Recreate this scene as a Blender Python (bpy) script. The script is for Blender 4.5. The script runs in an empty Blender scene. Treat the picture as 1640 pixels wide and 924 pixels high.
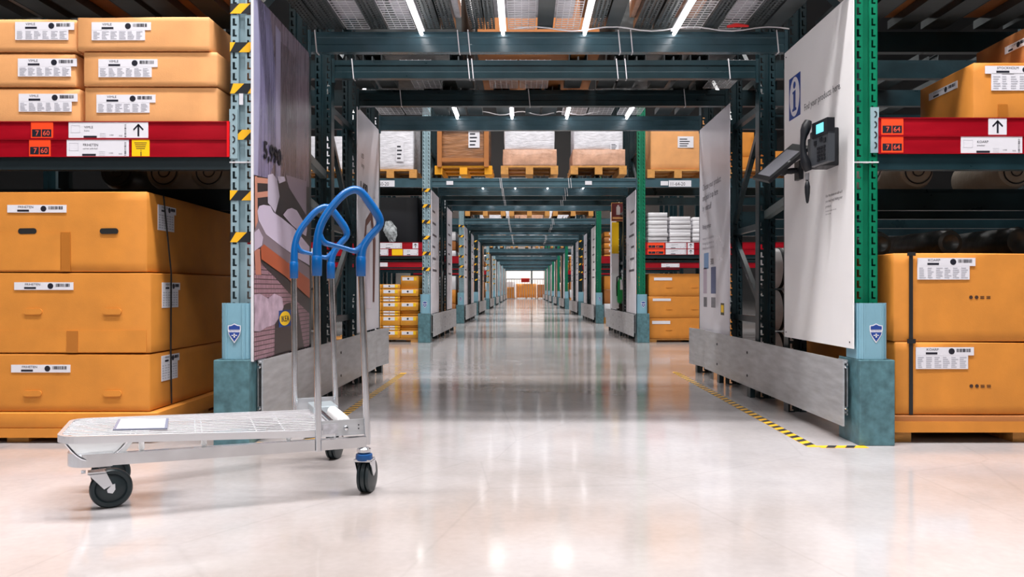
import bpy, bmesh, math, random
from mathutils import Vector, Matrix
random.seed(7)
D = bpy.data
C = bpy.context.scene.collection
sc = bpy.context.scene
PI = math.pi

# ------------------------------------------------------------------ camera
CAMH = 0.70
cam = D.objects.new('camera', D.cameras.new('camera')); C.objects.link(cam)
cam.location = (0, 0, CAMH); cam.rotation_euler = (PI/2, 0, 0)
cam.data.sensor_width = 36; cam.data.lens = 1260/1640*36
cam.data.shift_x = -18/1640; cam.data.shift_y = 2/1640
cam.data.clip_start = 0.05; cam.data.clip_end = 200
sc.camera = cam
# ------------------------------------------------------------------ exposure, world
sc.view_settings.view_transform = 'Standard'; sc.view_settings.look = 'None'
sc.view_settings.gamma = 1; sc.view_settings.use_curve_mapping = False
sc.view_settings.exposure = 0.08
w = D.worlds.new('world'); sc.world = w; w.use_nodes = True
w.node_tree.nodes['Background'].inputs[0].default_value = (0.75, 0.85, 1.0, 1)
w.node_tree.nodes['Background'].inputs[1].default_value = 0.3
# ------------------------------------------------------------------ hall lamps over each picking aisle, plus one added fill
def area(name, loc, sx, sy, power, col=(1, 0.98, 0.96), rot=(0, 0, 0)):
    l = D.lights.new(name, 'AREA'); l.shape = 'RECTANGLE'; l.size = sx; l.size_y = sy
    l.energy = power; l.color = col
    l.spread = math.radians(150)
    o = D.objects.new(name, l); o.location = loc; o.rotation_euler = rot; C.objects.link(o)
    return o
NEARP = 620; FARP = 400
area('aisle_lamp', (0.1, 2.35, 6.2), 7, 0.4, NEARP, (1, 0.975, 0.975))
area('aisle_lamp', (-0.2, 0.0, 6.2), 6, 0.8, NEARP*0.32, (1, 0.975, 0.975))
area('opposite_bay_fill', (-0.1, -4.2, 3.4), 4, 1.6, 50, (1, 0.97, 0.95), (math.radians(78), 0, 0))  # added fill behind the camera, brightens the box fronts for the lit bay opposite
for yy in (8.6, 14.95, 20.45, 26.4, 33.0, 39.4, 45.8, 52.3):
    area('aisle_lamp', (0.1, yy, 6.2), 8, 0.5, FARP)
area('aisle_lamp', (0.1, 59.5, 5.0), 10, 2.0, 700)

# ================================================================== helpers
MC = {}
def mat(name, col, rough=0.5, metal=0.0, var=0.0, vscale=8, bump=0.0, bscale=60, emis=None, estr=0, coat=0.0, stretch=None, spec=0.5, trans=0.0, alpha=1.0):
    if name in MC: return MC[name]
    m = D.materials.new(name); m.use_nodes = True; MC[name] = m
    nt = m.node_tree; b = nt.nodes['Principled BSDF']
    b.inputs['Base Color'].default_value = (*col, 1); b.inputs['Roughness'].default_value = rough
    b.inputs['Metallic'].default_value = metal; b.inputs['Specular IOR Level'].default_value = spec
    b.inputs['Coat Weight'].default_value = coat
    b.inputs['Transmission Weight'].default_value = trans; b.inputs['Alpha'].default_value = alpha
    if emis: b.inputs['Emission Color'].default_value = (*emis, 1); b.inputs['Emission Strength'].default_value = estr
    if var or bump:
        tc = nt.nodes.new('ShaderNodeTexCoord'); mp = nt.nodes.new('ShaderNodeMapping')
        nt.links.new(tc.outputs['Object'], mp.inputs[0])
        if stretch: mp.inputs['Scale'].default_value = stretch
    if var:
        n = nt.nodes.new('ShaderNodeTexNoise'); n.inputs['Scale'].default_value = vscale; n.inputs['Detail'].default_value = 5
        nt.links.new(mp.outputs[0], n.inputs['Vector'])
        r = nt.nodes.new('ShaderNodeMapRange'); r.inputs[1].default_value = 0.3; r.inputs[2].default_value = 0.7
        r.inputs[3].default_value = 1-var; r.inputs[4].default_value = 1+var
        nt.links.new(n.outputs[0], r.inputs[0])
        mx = nt.nodes.new('ShaderNodeMix'); mx.data_type = 'RGBA'; mx.blend_type = 'MULTIPLY'; mx.inputs[0].default_value = 1
        mx.inputs[6].default_value = (*col, 1); nt.links.new(r.outputs[0], mx.inputs[7])
        nt.links.new(mx.outputs[2], b.inputs['Base Color'])
        r2 = nt.nodes.new('ShaderNodeMapRange'); r2.inputs[3].default_value = max(0.03, rough-0.08); r2.inputs[4].default_value = min(1, rough+0.08)
        nt.links.new(n.outputs[0], r2.inputs[0]); nt.links.new(r2.outputs[0], b.inputs['Roughness'])
    if bump:
        n2 = nt.nodes.new('ShaderNodeTexNoise'); n2.inputs['Scale'].default_value = bscale; n2.inputs['Detail'].default_value = 3
        nt.links.new(mp.outputs[0], n2.inputs['Vector'])
        bp = nt.nodes.new('ShaderNodeBump'); bp.inputs['Strength'].default_value = bump; bp.inputs['Distance'].default_value = 0.01
        nt.links.new(n2.outputs[0], bp.inputs['Height']); nt.links.new(bp.outputs[0], b.inputs['Normal'])
    return m
def paint(key, r, g, b, rough=0.55):     # flat printed colour from 0-255 sRGB
    f = lambda v: (v/255/12.92 if v < 11 else ((v/255+0.055)/1.055)**2.4)
    return mat('print_'+key, (f(r), f(g), f(b)), rough)
def S(r, g, b):
    f = lambda v: (v/255/12.92 if v < 11 else ((v/255+0.055)/1.055)**2.4)
    return (f(r), f(g), f(b))

M_TEALSHADE = mat('shaded_teal_paint', (0.012, 0.02, 0.024), 0.4)  # teal beam paint darkened to carry the shade under the left red rails
M_TEAL = mat('dark_teal_paint', (0.009, 0.027, 0.034), 0.30, 0.0, 0.25, 6, 0.05, 90)
M_BEAM = mat('blue_grey_beam_paint', (0.045, 0.092, 0.115), 0.22, 0.0, 0.2, 5, 0.04, 60)
M_BLUE = mat('pale_blue_grey_paint', (0.27, 0.385, 0.43), 0.4, 0.0, 0.12, 6)
M_GREEN = mat('green_rack_paint', (0.0, 0.17, 0.085), 0.35, 0.0, 0.15, 6)
M_SLEEVE = mat('pale_blue_plastic', (0.19, 0.37, 0.46), 0.42, 0, 0.06, 5)
M_GUARD = mat('scuffed_teal_steel', (0.07, 0.16, 0.185), 0.45, 0.0, 0.35, 22, 0.05, 40)
M_GALV = mat('galvanised_plate', (0.52, 0.535, 0.56), 0.36, 0.5, 0.18, 5, 0.04, 30, stretch=(1, 1, 6))
M_CHROME = mat('zinc_plated_tube', (0.74, 0.76, 0.79), 0.2, 1.0, 0.10, 12)
M_WIRE = mat('zinc_wire', (0.80, 0.80, 0.83), 0.32, 0.7)
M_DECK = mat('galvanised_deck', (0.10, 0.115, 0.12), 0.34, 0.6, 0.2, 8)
M_HANDLE = mat('blue_plastic', (0.002, 0.095, 0.32), 0.28, 0, 0.0)
M_TYRE = mat('dark_rubber', (0.012, 0.022, 0.026), 0.42)
M_WHITE = mat('white_sheet', (0.68, 0.67, 0.70), 0.5)
M_LABEL = mat('white_label_paper', (0.70, 0.69, 0.74), 0.55)
M_INK = mat('black_ink', (0.008, 0.008, 0.018), 0.5)
M_GREYINK = mat('grey_ink', (0.42, 0.42, 0.47), 0.6)
M_BOARD = mat('white_info_board', (0.86, 0.84, 0.845), 0.33, 0, 0.03, 2)
M_LILAC = mat('lilac_white_board', (0.70, 0.68, 0.74), 0.30, 0, 0.04, 2)
M_CARD = mat('cardboard_orange', S(205, 130, 44), 0.7, 0, 0.09, 7, 0.06, 220)
M_CARD2 = mat('cardboard_tan', S(218, 156, 98), 0.7, 0, 0.08, 7, 0.06, 220)
M_CARD3 = mat('cardboard_brown', S(166, 104, 52), 0.72, 0, 0.1, 6, 0.06, 220)
M_CARDY = mat('cardboard_yellow', S(214, 146, 40), 0.6, 0, 0.1, 6)
M_TAPE = mat('brown_packing_tape', S(176, 108, 40), 0.35)
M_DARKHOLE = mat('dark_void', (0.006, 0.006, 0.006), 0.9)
M_RED = mat('red_price_rail', (0.30, 0.002, 0.010), 0.30, 0, 0.22, 5, stretch=(0.6, 1, 3))
M_ORANGE = mat('orange_tag', (0.90, 0.06, 0.008), 0.5)
M_YELLOW = mat('yellow_print', (0.90, 0.55, 0.0), 0.5)
M_TAPEY = mat('yellow_tape', (0.90, 0.47, 0.012), 0.45)
M_TAPEK = mat('black_tape', (0.014, 0.016, 0.02), 0.45)
M_WOOD = mat('pallet_wood', S(196, 140, 72), 0.75, 0, 0.2, 5, 0.1, 40, stretch=(3, 12, 12))
M_WOODY = mat('yellow_pallet_wood', S(240, 165, 20), 0.6, 0, 0.1, 5)
M_WRAPW = mat('white_stretch_wrap', (0.68, 0.67, 0.72), 0.22, 0, 0.16, 9, 0.6, 14, stretch=(1, 1, 3))
M_WRAPB = mat('brown_wrapped_goods', S(150, 105, 72), 0.2, 0, 0.45, 6, 0.5, 12, stretch=(0.6, 1, 5))
M_WRAPC = mat('wrapped_pink_carton', S(205, 160, 135), 0.25, 0, 0.2, 10, 0.5, 16)
M_BLACKP = mat('black_plastic', (0.007, 0.008, 0.011), 0.42, spec=0.35)
M_STRAP = mat('black_strap', (0.01, 0.01, 0.012), 0.5)
M_ROLLD = mat('dark_plastic_roll', (0.03, 0.034, 0.034), 0.32, 0, 0.4, 9, 0.5, 12)
M_ROLLW = mat('white_roll_wrap', (0.82, 0.80, 0.80), 0.35, 0, 0.1, 9, 0.3, 16)
M_ROLLB = mat('beige_rug', S(150, 138, 122), 0.8, 0, 0.15, 9, 0.3, 40)
M_CONC = None

def wloc(o):
    v = Vector((0, 0, 0))
    while o: v += o.location; o = o.parent
    return v
def props(o, label=None, cat=None, group=None, kind=None):
    if label: o['label'] = label
    if cat: o['category'] = cat
    if group: o['group'] = group
    if kind: o['kind'] = kind
    return o
def thing(name, label, cat, loc, group=None, rz=0):
    o = D.objects.new(name, None); C.objects.link(o); o.location = loc; o.rotation_euler = (0, 0, rz)
    o.empty_display_size = 0.1
    return props(o, label, cat, group)
def link(name, me, parent=None, at=(0, 0, 0), rz=0, local=False):
    o = D.objects.new(name, me); C.objects.link(o)
    at = Vector(at)
    if parent:
        o.parent = parent
        o.location = at if local else at-wloc(parent)
    else: o.location = at
    o.rotation_euler = (0, 0, rz)
    return o

class MB:
    def __init__(s): s.v = []; s.f = []; s.mi = []; s.m = 0; s.mats = []
    def mat(s, m):
        if m not in s.mats: s.mats.append(m)
        s.m = s.mats.index(m); return s
    def add(s, vs, fs):
        n = len(s.v); s.v += [tuple(v) for v in vs]
        for f in fs: s.f.append([i+n for i in f]); s.mi.append(s.m)
        return s
    def box(s, x0, x1, y0, y1, z0, z1):
        if x0 > x1: x0, x1 = x1, x0
        if y0 > y1: y0, y1 = y1, y0
        if z0 > z1: z0, z1 = z1, z0
        vs = [(x, y, z) for z in (z0, z1) for y in (y0, y1) for x in (x0, x1)]
        return s.add(vs, [(0, 2, 3, 1), (4, 5, 7, 6), (0, 1, 5, 4), (2, 6, 7, 3), (0, 4, 6, 2), (1, 3, 7, 5)])
    def cbox(s, x0, x1, y0, y1, z0, z1, b=0.005):       # chamfered box
        bm = bmesh.new(); bmesh.ops.create_cube(bm, size=1)
        for v in bm.verts: v.co = Vector(((x0+x1)/2+v.co.x*(x1-x0), (y0+y1)/2+v.co.y*(y1-y0), (z0+z1)/2+v.co.z*(z1-z0)))
        bmesh.ops.bevel(bm, geom=bm.edges[:], offset=b, segments=2, profile=0.5, affect='EDGES')
        bm.verts.ensure_lookup_table(); bm.verts.index_update()
        s.add([v.co[:] for v in bm.verts], [[v.index for v in f.verts] for f in bm.faces]); bm.free(); return s
    def obb(s, p, q, w, h, up=(0, 0, 1)):                # bar from p to q
        p = Vector(p); q = Vector(q); d = (q-p).normalized(); u = d.cross(Vector(up)).normalized(); t = u.cross(d)
        vs = []
        for e in (p, q):
            for a, b in ((-1, -1), (1, -1), (1, 1), (-1, 1)): vs.append(e+u*a*w/2+t*b*h/2)
        return s.add(vs, [(0, 1, 2, 3), (7, 6, 5, 4), (0, 4, 5, 1), (1, 5, 6, 2), (2, 6, 7, 3), (3, 7, 4, 0)])
    def prism(s, pts, fn, d):                            # pts 2D, fn(a,b,t)->xyz, t in 0..d
        n = len(pts)
        vs = [fn(a, b, 0) for a, b in pts]+[fn(a, b, d) for a, b in pts]
        return s.add(vs, [list(range(n))[::-1], list(range(n, 2*n))]+[(i, (i+1) % n, n+(i+1) % n, n+i) for i in range(n)])
    def tube(s, path, r, seg=10, cap=True, sx=1.0, up=None):
        path = [Vector(p) for p in path]; rs = r if isinstance(r, (list, tuple)) else [r]*len(path)
        N = None; rings = []
        for i, p in enumerate(path):
            a = path[max(i-1, 0)]; b = path[min(i+1, len(path)-1)]
            t = (b-a).normalized()
            if N is None:
                N = Vector(up) if up else (Vector((0, 0, 1)) if abs(t.z) < 0.9 else Vector((1, 0, 0)))
            N = (N-t*N.dot(t)).normalized(); B = t.cross(N)
            rings.append([p+(N*math.cos(k*2*PI/seg)+B*sx*math.sin(k*2*PI/seg))*rs[i] for k in range(seg)])
        vs = [v for R in rings for v in R]; fs = []
        for i in range(len(path)-1):
            for k in range(seg):
                a = i*seg+k; b = i*seg+(k+1) % seg; fs.append((a, b, b+seg, a+seg))
        if cap: fs.append(list(range(seg))[::-1]); fs.append([len(vs)-seg+k for k in range(seg)])
        return s.add(vs, fs)
    def rect(s, path, w, h, closed=False):           # rectangular bar swept along a 3D path, mitred, upright
        P = [Vector(p) for p in path]; n = len(P); vs = []
        for i, p in enumerate(P):
            a = P[i-1] if (i or closed) else p; b = P[(i+1) % n] if (i < n-1 or closed) else p
            d1 = (p-a); d2 = (b-p); d1.z = d2.z = 0
            d1 = d1.normalized() if d1.length > 1e-9 else d2.normalized(); d2 = d2.normalized() if d2.length > 1e-9 else d1
            t = (d1+d2).normalized(); nn = Vector((-t.y, t.x, 0)); k = 1/max(0.4, t.dot(d1))
            for a_, c_ in ((-1, -1), (1, -1), (1, 1), (-1, 1)): vs.append(p+nn*(a_*w/2*k)+Vector((0, 0, c_*h/2)))
        fs = []
        for i in range(n if closed else n-1):
            for k in range(4): fs.append((i*4+k, i*4+(k+1) % 4, ((i+1) % n)*4+(k+1) % 4, ((i+1) % n)*4+k))
        if not closed: fs += [(0, 1, 2, 3), (n*4-1, n*4-2, n*4-3, n*4-4)]
        return s.add(vs, fs)
    def lathe(s, prof, c, axis, seg=24):                 # prof [(r, h)], along axis
        ax = Vector(axis).normalized(); u = ax.orthogonal().normalized(); v = ax.cross(u); c = Vector(c)
        vs = []
        for r, h in prof:
            for k in range(seg):
                t = k*2*PI/seg; vs.append(c+ax*h+(u*math.cos(t)+v*math.sin(t))*r)
        fs = []
        for i in range(len(prof)-1):
            for k in range(seg):
                a = i*seg+k; b = i*seg+(k+1) % seg; fs.append((a, b, b+seg, a+seg))
        fs.append(list(range(seg))[::-1]); fs.append([len(vs)-seg+k for k in range(seg)])
        return s.add(vs, fs)
    def text(s, st, size, o, u, v, align='L', squash=1.0):
        vs, fs = textgeo(st); o = Vector(o); u = Vector(u); v = Vector(v)
        wd = max([a for a, b in vs] or [0])*size*squash
        off = 0 if align == 'L' else -wd/2
        return s.add([o+u*(a*size*squash+off)+v*b*size for a, b in vs], fs)
    def mesh(s, name, origin=(0, 0, 0), smooth=False):
        me = D.meshes.new(name); o = Vector(origin)
        me.from_pydata([tuple(Vector(v)-o) for v in s.v], [], s.f)
        for m in s.mats: me.materials.append(m)
        if len(s.mats) > 1: me.polygons.foreach_set('material_index', s.mi)
        bm = bmesh.new(); bm.from_mesh(me); bmesh.ops.recalc_face_normals(bm, faces=bm.faces); bm.to_mesh(me); bm.free()
        if smooth:
            me.polygons.foreach_set('use_smooth', [True]*len(me.polygons))
            me.set_sharp_from_angle(angle=math.radians(40))
        return me
    def build(s, name, m=None, parent=None, smooth=False, local=False):   # coordinates are world unless local
        if m is not None and not s.mats: s.mats = [m]
        if parent:
            me = s.mesh(name, (0, 0, 0) if local else wloc(parent), smooth)
            o = D.objects.new(name, me); C.objects.link(o); o.parent = parent
            if any(k in name for k in ('print', 'drawing', 'barcode', 'border', 'digits', 'letters')) or name == 'rivet': o['kind'] = 'stuff'
        else:
            xs = [v[0] for v in s.v]; ys = [v[1] for v in s.v]; zs = [v[2] for v in s.v]
            org = ((min(xs)+max(xs))/2, (min(ys)+max(ys))/2, min(zs))
            o = D.objects.new(name, s.mesh(name, org, smooth)); C.objects.link(o); o.location = org
        return o
_T = {}
def textgeo(st):
    if st not in _T:
        c = D.curves.new('t', 'FONT'); c.body = st; c.resolution_u = 2
        o = D.objects.new('t', c); C.objects.link(o)
        dg = bpy.context.evaluated_depsgraph_get(); dg.update()
        me = o.evaluated_get(dg).to_mesh()
        _T[st] = ([(v.co.x, v.co.y) for v in me.vertices], [list(p.vertices) for p in me.polygons])
        o.evaluated_get(dg).to_mesh_clear(); D.objects.remove(o); D.curves.remove(c)
    return _T[st]
def struct(o): o['kind'] = 'structure'; return o
UX = Vector((1, 0, 0)); UZ = Vector((0, 0, 1)); UY = Vector((0, 1, 0))

# ================================================================== setting
def concrete():
    m = D.materials.new('polished_concrete'); m.use_nodes = True; nt = m.node_tree; b = nt.nodes['Principled BSDF']
    tc = nt.nodes.new('ShaderNodeTexCoord')
    def noise(s, d=6, vec=None):
        n = nt.nodes.new('ShaderNodeTexNoise'); n.inputs['Scale'].default_value = s; n.inputs['Detail'].default_value = d
        nt.links.new(vec or tc.outputs['Object'], n.inputs['Vector']); return n
    n1 = noise(0.55); n2 = noise(5, 8); n3 = noise(40, 4)
    cr = nt.nodes.new('ShaderNodeValToRGB')
    cr.color_ramp.elements[0].position = 0.36; cr.color_ramp.elements[0].color = (0.36, 0.315, 0.295, 1)
    cr.color_ramp.elements[1].position = 0.62; cr.color_ramp.elements[1].color = (0.485, 0.462, 0.468, 1)
    nt.links.new(n1.outputs[0], cr.inputs[0])
    def mul(a, n, lo, hi, f0=0.3, f1=0.7):
        r = nt.nodes.new('ShaderNodeMapRange'); r.inputs[1].default_value = f0; r.inputs[2].default_value = f1
        r.inputs[3].default_value = lo; r.inputs[4].default_value = hi; nt.links.new(n.outputs[0], r.inputs[0])
        mx = nt.nodes.new('ShaderNodeMix'); mx.data_type = 'RGBA'; mx.blend_type = 'MULTIPLY'; mx.inputs[0].default_value = 1
        nt.links.new(a, mx.inputs[6]); nt.links.new(r.outputs[0], mx.inputs[7]); return mx.outputs[2]
    c = mul(cr.outputs[0], n2, 0.93, 1.05); c = mul(c, n3, 0.97, 1.03)
    # sparse dark scratches
    mp = nt.nodes.new('ShaderNodeMapping'); mp.inputs['Scale'].default_value = (1.3, 0.9, 1); mp.inputs['Rotation'].default_value = (0, 0, 0.6)
    nt.links.new(tc.outputs['Object'], mp.inputs[0])
    vo = nt.nodes.new('ShaderNodeTexVoronoi'); vo.feature = 'DISTANCE_TO_EDGE'; vo.inputs['Scale'].default_value = 0.9
    nt.links.new(mp.outputs[0], vo.inputs['Vector'])
    c = mul(c, vo, 0.93, 1.0, 0.0, 0.008)
    nt.links.new(c, b.inputs['Base Color'])
    r = nt.nodes.new('ShaderNodeMapRange'); r.inputs[3].default_value = 0.05; r.inputs[4].default_value = 0.17
    nt.links.new(n2.outputs[0], r.inputs[0]); nt.links.new(r.outputs[0], b.inputs['Roughness'])
    b.inputs['Specular IOR Level'].default_value = 0.85
    bp = nt.nodes.new('ShaderNodeBump'); bp.inputs['Strength'].default_value = 0.035; bp.inputs['Distance'].default_value = 0.01
    nt.links.new(n2.outputs[0], bp.inputs['Height']); nt.links.new(bp.outputs[0], b.inputs['Normal'])
    return m
M_CONC = concrete()
M_HALL = mat('hall_wall_paint', (0.07, 0.075, 0.08), 0.8)
M_ROOF = mat('hall_roof_sheet', (0.04, 0.045, 0.05), 0.7)
struct(MB().box(-14, 14, -6, 63, -0.2, 0).build('floor', M_CONC))
struct(MB().box(-14, 14, -6, 63, 9, 9.2).build('ceiling', M_ROOF))
struct(MB().box(-14.2, -14, -6, 63, 0, 9).build('wall_left', M_HALL))
struct(MB().box(14, 14.2, -6, 63, 0, 9).build('wall_right', M_HALL))
struct(MB().box(-14, 14, -6.2, -6, 0, 9).build('wall_back', M_HALL))
wf = MB()
wf.box(-14, 14, 62.6, 62.8, 0, 9)
struct(wf.build('wall_front', mat('end_wall_white', (0.85, 0.80, 0.76), 0.7)))
struct(MB().box(-14, 14, 62.55, 62.6, 2.55, 2.7).box(0.62, 0.72, 62.54, 62.6, 0, 5).build('trim_1', M_TEAL))

# ================================================================== shared meshes
XL, XR = -1.287, 1.569         # post centres either side of the passage
PW = 0.105
def post_mesh(h, m, slots=True):
    b = MB(); b.mats = [m]; w = PW/2; pitch = 0.05; g = 0.017
    n = int(h/pitch)
    for sgn in (-1, 1):
        xs = [w, 0.043, 0.032, 0.024, g]; xs = [x*sgn for x in xs]
        if slots:
            for k in range(n):
                z0 = k*pitch; zs = [z0, z0+0.008, z0+0.016, z0+0.042, z0+pitch]
                for i in range(4):
                    for j in range(4):
                        hole = (i == 1 and j in (1, 2)) or (i == 2 and j == 1) if sgn < 0 else (i == 2 and j in (1, 2)) or (i == 1 and j == 1)
                        if hole: continue
                        b.add([(xs[i], 0, zs[j]), (xs[i+1], 0, zs[j]), (xs[i+1], 0, zs[j+1]), (xs[i], 0, zs[j+1])], [(0, 1, 2, 3)])
        else: b.add([(xs[0], 0, 0), (xs[4], 0, 0), (xs[4], 0, h), (xs[0], 0, h)], [(0, 1, 2, 3)])
        b.box(sgn*g, sgn*(g-0.002), 0, 0.02, 0, h)
        b.box(sgn*w, sgn*(w-0.003), 0, 0.08, 0, h)
        b.box(sgn*w, sgn*(w-0.03), 0.078, 0.08, 0, h)
    b.box(-g, g, 0.018, 0.021, 0, h)
    me = D.meshes.new('upright')
    me.from_pydata(b.v, [], b.f); me.materials.append(m); return me
H = 4.3
PM = {}
def pmesh(key):
    if key not in PM:
        k, sl = key
        PM[key] = post_mesh(H, {'teal': M_TEAL, 'blue': M_BLUE, 'green': M_GREEN}[k], sl)
    return PM[key]

def pallet_parts(parent, x0, x1, y0, y1, z0, m=M_WOOD, h=0.12):
    for fx in (0.0, 0.5, 1.0):
        bw = 0.10; xx = x0+(x1-x0-bw)*fx
        MB().box(xx, xx+bw, y0, y1, z0, z0+h-0.022).build('stringer', m, parent)
    n = 3
    for k in range(n):
        yy = y0+(y1-y0-0.12)*k/(n-1)
        MB().box(x0, x1, yy, yy+0.12, z0+h-0.022, z0+h).build('deck_board', m, parent)
def pallet(x0, x1, y0, y1, z0, label, m=M_WOOD, group=None, h=0.12):
    t = thing('pallet', label, 'pallet', ((x0+x1)/2, (y0+y1)/2, z0), group)
    pallet_parts(t, x0, x1, y0, y1, z0, m, h); return t

def carton_mesh(w, d, h, bulge=0.002, sag=0.004, n=5, seed=0):
    rnd = random.Random(seed)
    def lines(L):
        e = min(0.006, L*0.1); return [0, e]+[L*(k+1)/(n+1) for k in range(n)]+[L-e, L]
    gx, gy, gz = lines(w), lines(d), lines(h)
    idx = {}; vs = []; fs = []
    ph = [rnd.uniform(0, 6.28) for _ in range(6)]
    def V(i, j, k):
        if (i, j, k) in idx: return idx[(i, j, k)]
        x, y, z = gx[i], gy[j], gz[k]; u, v, t = x/w, y/d, z/h
        on = [i in (0, len(gx)-1), j in (0, len(gy)-1), k in (0, len(gz)-1)]
        cx = 0.003 if sum(on) >= 2 else 0
        px, py, pz = x, y, z
        if on[0]: s_ = -1 if i == 0 else 1; px += s_*(bulge*1.5*math.sin(PI*v)*math.sin(PI*t)-cx)
        if on[1]: s_ = -1 if j == 0 else 1; py += s_*(bulge*math.sin(PI*u)*math.sin(PI*t)-cx)
        if on[2]:
            if k != 0: pz -= sag*(0.5+0.5*math.sin(u*5+ph[0])*math.sin(v*4+ph[1]))*(1 if sum(on) == 1 else .6)+cx
            else: pz += cx*0.3
        idx[(i, j, k)] = len(vs); vs.append((px-w/2, py, pz)); return idx[(i, j, k)]
    NX, NY, NZ = len(gx)-1, len(gy)-1, len(gz)-1
    for i in range(NX):
        for j in range(NY):
            fs.append((V(i, j, 0), V(i, j+1, 0), V(i+1, j+1, 0), V(i+1, j, 0)))
            fs.append((V(i, j, NZ), V(i+1, j, NZ), V(i+1, j+1, NZ), V(i, j+1, NZ)))
    for i in range(NX):
        for k in range(NZ):
            fs.append((V(i, 0, k), V(i+1, 0, k), V(i+1, 0, k+1), V(i, 0, k+1)))
            fs.append((V(i, NY, k), V(i, NY, k+1), V(i+1, NY, k+1), V(i+1, NY, k)))
    for j in range(NY):
        for k in range(NZ):
            fs.append((V(0, j, k), V(0, j, k+1), V(0, j+1, k+1), V(0, j+1, k)))
            fs.append((V(NX, j, k), V(NX, j+1, k), V(NX, j+1, k+1), V(NX, j, k+1)))
    return vs, fs
_cs = [0]
def carton(x0, x1, y0, y1, z0, z1, label, m=M_CARD, group=None, cat='box', name='carton', bulge=0.002, sag=0.004, n=3):
    _cs[0] += 1
    vs, fs = carton_mesh(x1-x0, y1-y0, z1-z0, bulge, sag, n, _cs[0])
    me = D.meshes.new(name); me.from_pydata(vs, [], fs); me.materials.append(m)
    me.polygons.foreach_set('use_smooth', [True]*len(me.polygons)); me.set_sharp_from_angle(angle=math.radians(50))
    o = D.objects.new(name, me); C.objects.link(o); o.location = ((x0+x1)/2, y0, z0)
    return props(o, label, cat, group)

def ship_label(parent, x, z, y, w, title, two=True, h1=0.036, h2=0.048, U=UX, N=Vector((0, -1, 0))):
    """paper shipping label, top left corner at (x,z) on a face whose outward normal is N"""
    O = Vector((x, y, z)) if not isinstance(x, Vector) else x
    def bx(b, a0, a1, c0, c1, d0, d1):
        vs = [O+U*a+UZ*c+N*d for d in (d0, d1) for c in (c0, c1) for a in (a0, a1)]
        b.add(vs, [(0, 2, 3, 1), (4, 5, 7, 6), (0, 1, 5, 4), (2, 6, 7, 3), (0, 4, 6, 2), (1, 3, 7, 5)])
    b = MB(); bx(b, 0, w, -h1, 0, 0.0005, 0.0035)
    if two: bx(b, 0, w*0.9, -h1-h2, -h1, 0.0005, 0.0032)
    lab = b.build('paper_label', M_LABEL, parent)
    p = MB(); d = 0.0040
    p.text(title, h1*0.42, O+U*w*0.18+UZ*(-h1*0.42)+N*d, U, UZ, squash=1.1)
    bx(p, w*0.17, w*0.37, -h1*0.88, -h1*0.62, 0.0036, d)
    for k in range(18):
        a = w*0.70+k*w*0.0135; bx(p, a, a+w*0.0135*random.choice((.35, .6, .8)), -h1*0.6, -h1*0.18, 0.0036, d)
    r = h1*0.38; cx = w*0.615; n = 20
    p.add([O+U*(cx+r*math.cos(t*2*PI/n))+UZ*(-h1*0.5+r*math.sin(t*2*PI/n))+N*d for t in range(n)], [list(range(n))])
    p.build('label_print', M_INK, lab)
    if two:
        g = MB()
        for c in range(6):
            for r_ in range(6):
                a = w*(0.03+c*0.145); L = w*0.12*random.uniform(0.5, 1); zz = -h1-h2*(0.12+r_*0.14)
                bx(g, a, a+L, zz-h2*0.07, zz, 0.0033, 0.0038)
        g.build('fine_print', M_GREYINK, lab)
    return lab
def oval_slot(parent, x, z, y, w=0.085, h=0.027, open_=True):
    b = MB(); pts = []
    for k in range(16):
        t = k*2*PI/16; pts.append(((w/2-h/2)*(1 if math.cos(t) > 0 else -1)+h/2*math.cos(t), h/2*math.sin(t)))
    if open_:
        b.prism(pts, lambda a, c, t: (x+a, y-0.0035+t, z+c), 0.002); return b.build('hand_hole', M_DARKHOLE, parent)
    b.prism(pts, lambda a, c, t: (x+a, y-0.006+t, z+c), 0.005)
    return b.build('hand_hole_flap', M_CARD, parent)
def patch(parent, x0, x1, z0, z1, y, name='packing_tape', m=None, t=0.004):
    return MB().box(x0, x1, y-t, y-0.0005, z0, z1).build(name, m or M_TAPE, parent)

# ================================================================== rack rows
ROWS = [3.6, 10.45, 16.35, 21.45, 28.5, 34.8, 41.2, 47.5, 53.9]
OFF = [0.0, 0.9, 1.46, 2.22, 3.10]
ORDW = ['lowest', 'second-lowest', 'middle', 'second-highest', 'topmost']
ORD = ['nearest', 'second', 'third', 'fourth', 'fifth', 'sixth', 'seventh', 'eighth', 'ninth']
BZ0, BZ1 = 2.06, 2.185
def hazard(parent, x, y, z, seed, m1=M_TAPEY):
    b = MB(); b.mat(M_TAPEK); w = PW/2+0.0015; h = 0.046
    b.box(x-w, x+w, y-0.0025, y-0.0005, z, z+h)
    b.box(x-w, x-w+0.001, y-0.0025, y+0.05, z, z+h); b.box(x+w-0.001, x+w, y-0.0025, y+0.05, z, z+h)
    b.mat(m1)
    ph = (seed*0.37) % 1*0.11-0.05
    for a in (ph-0.11, ph, ph+0.11):
        pts = [(a-0.005, 0), (a+0.045, 0), (a+0.045+0.045, h), (a+0.045-0.005, h)]
        q = [(max(-w, min(w, u)), v) for u, v in pts]
        # clip crudely: skip when collapsed
        if q[1][0]-q[0][0] < 0.004 and q[2][0]-q[3][0] < 0.004: continue
        b.prism(q, lambda u, v, t: (x+u, y-0.0032+t, z+v), 0.0008)
    return b.build('hazard_tape', None, parent)

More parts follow.
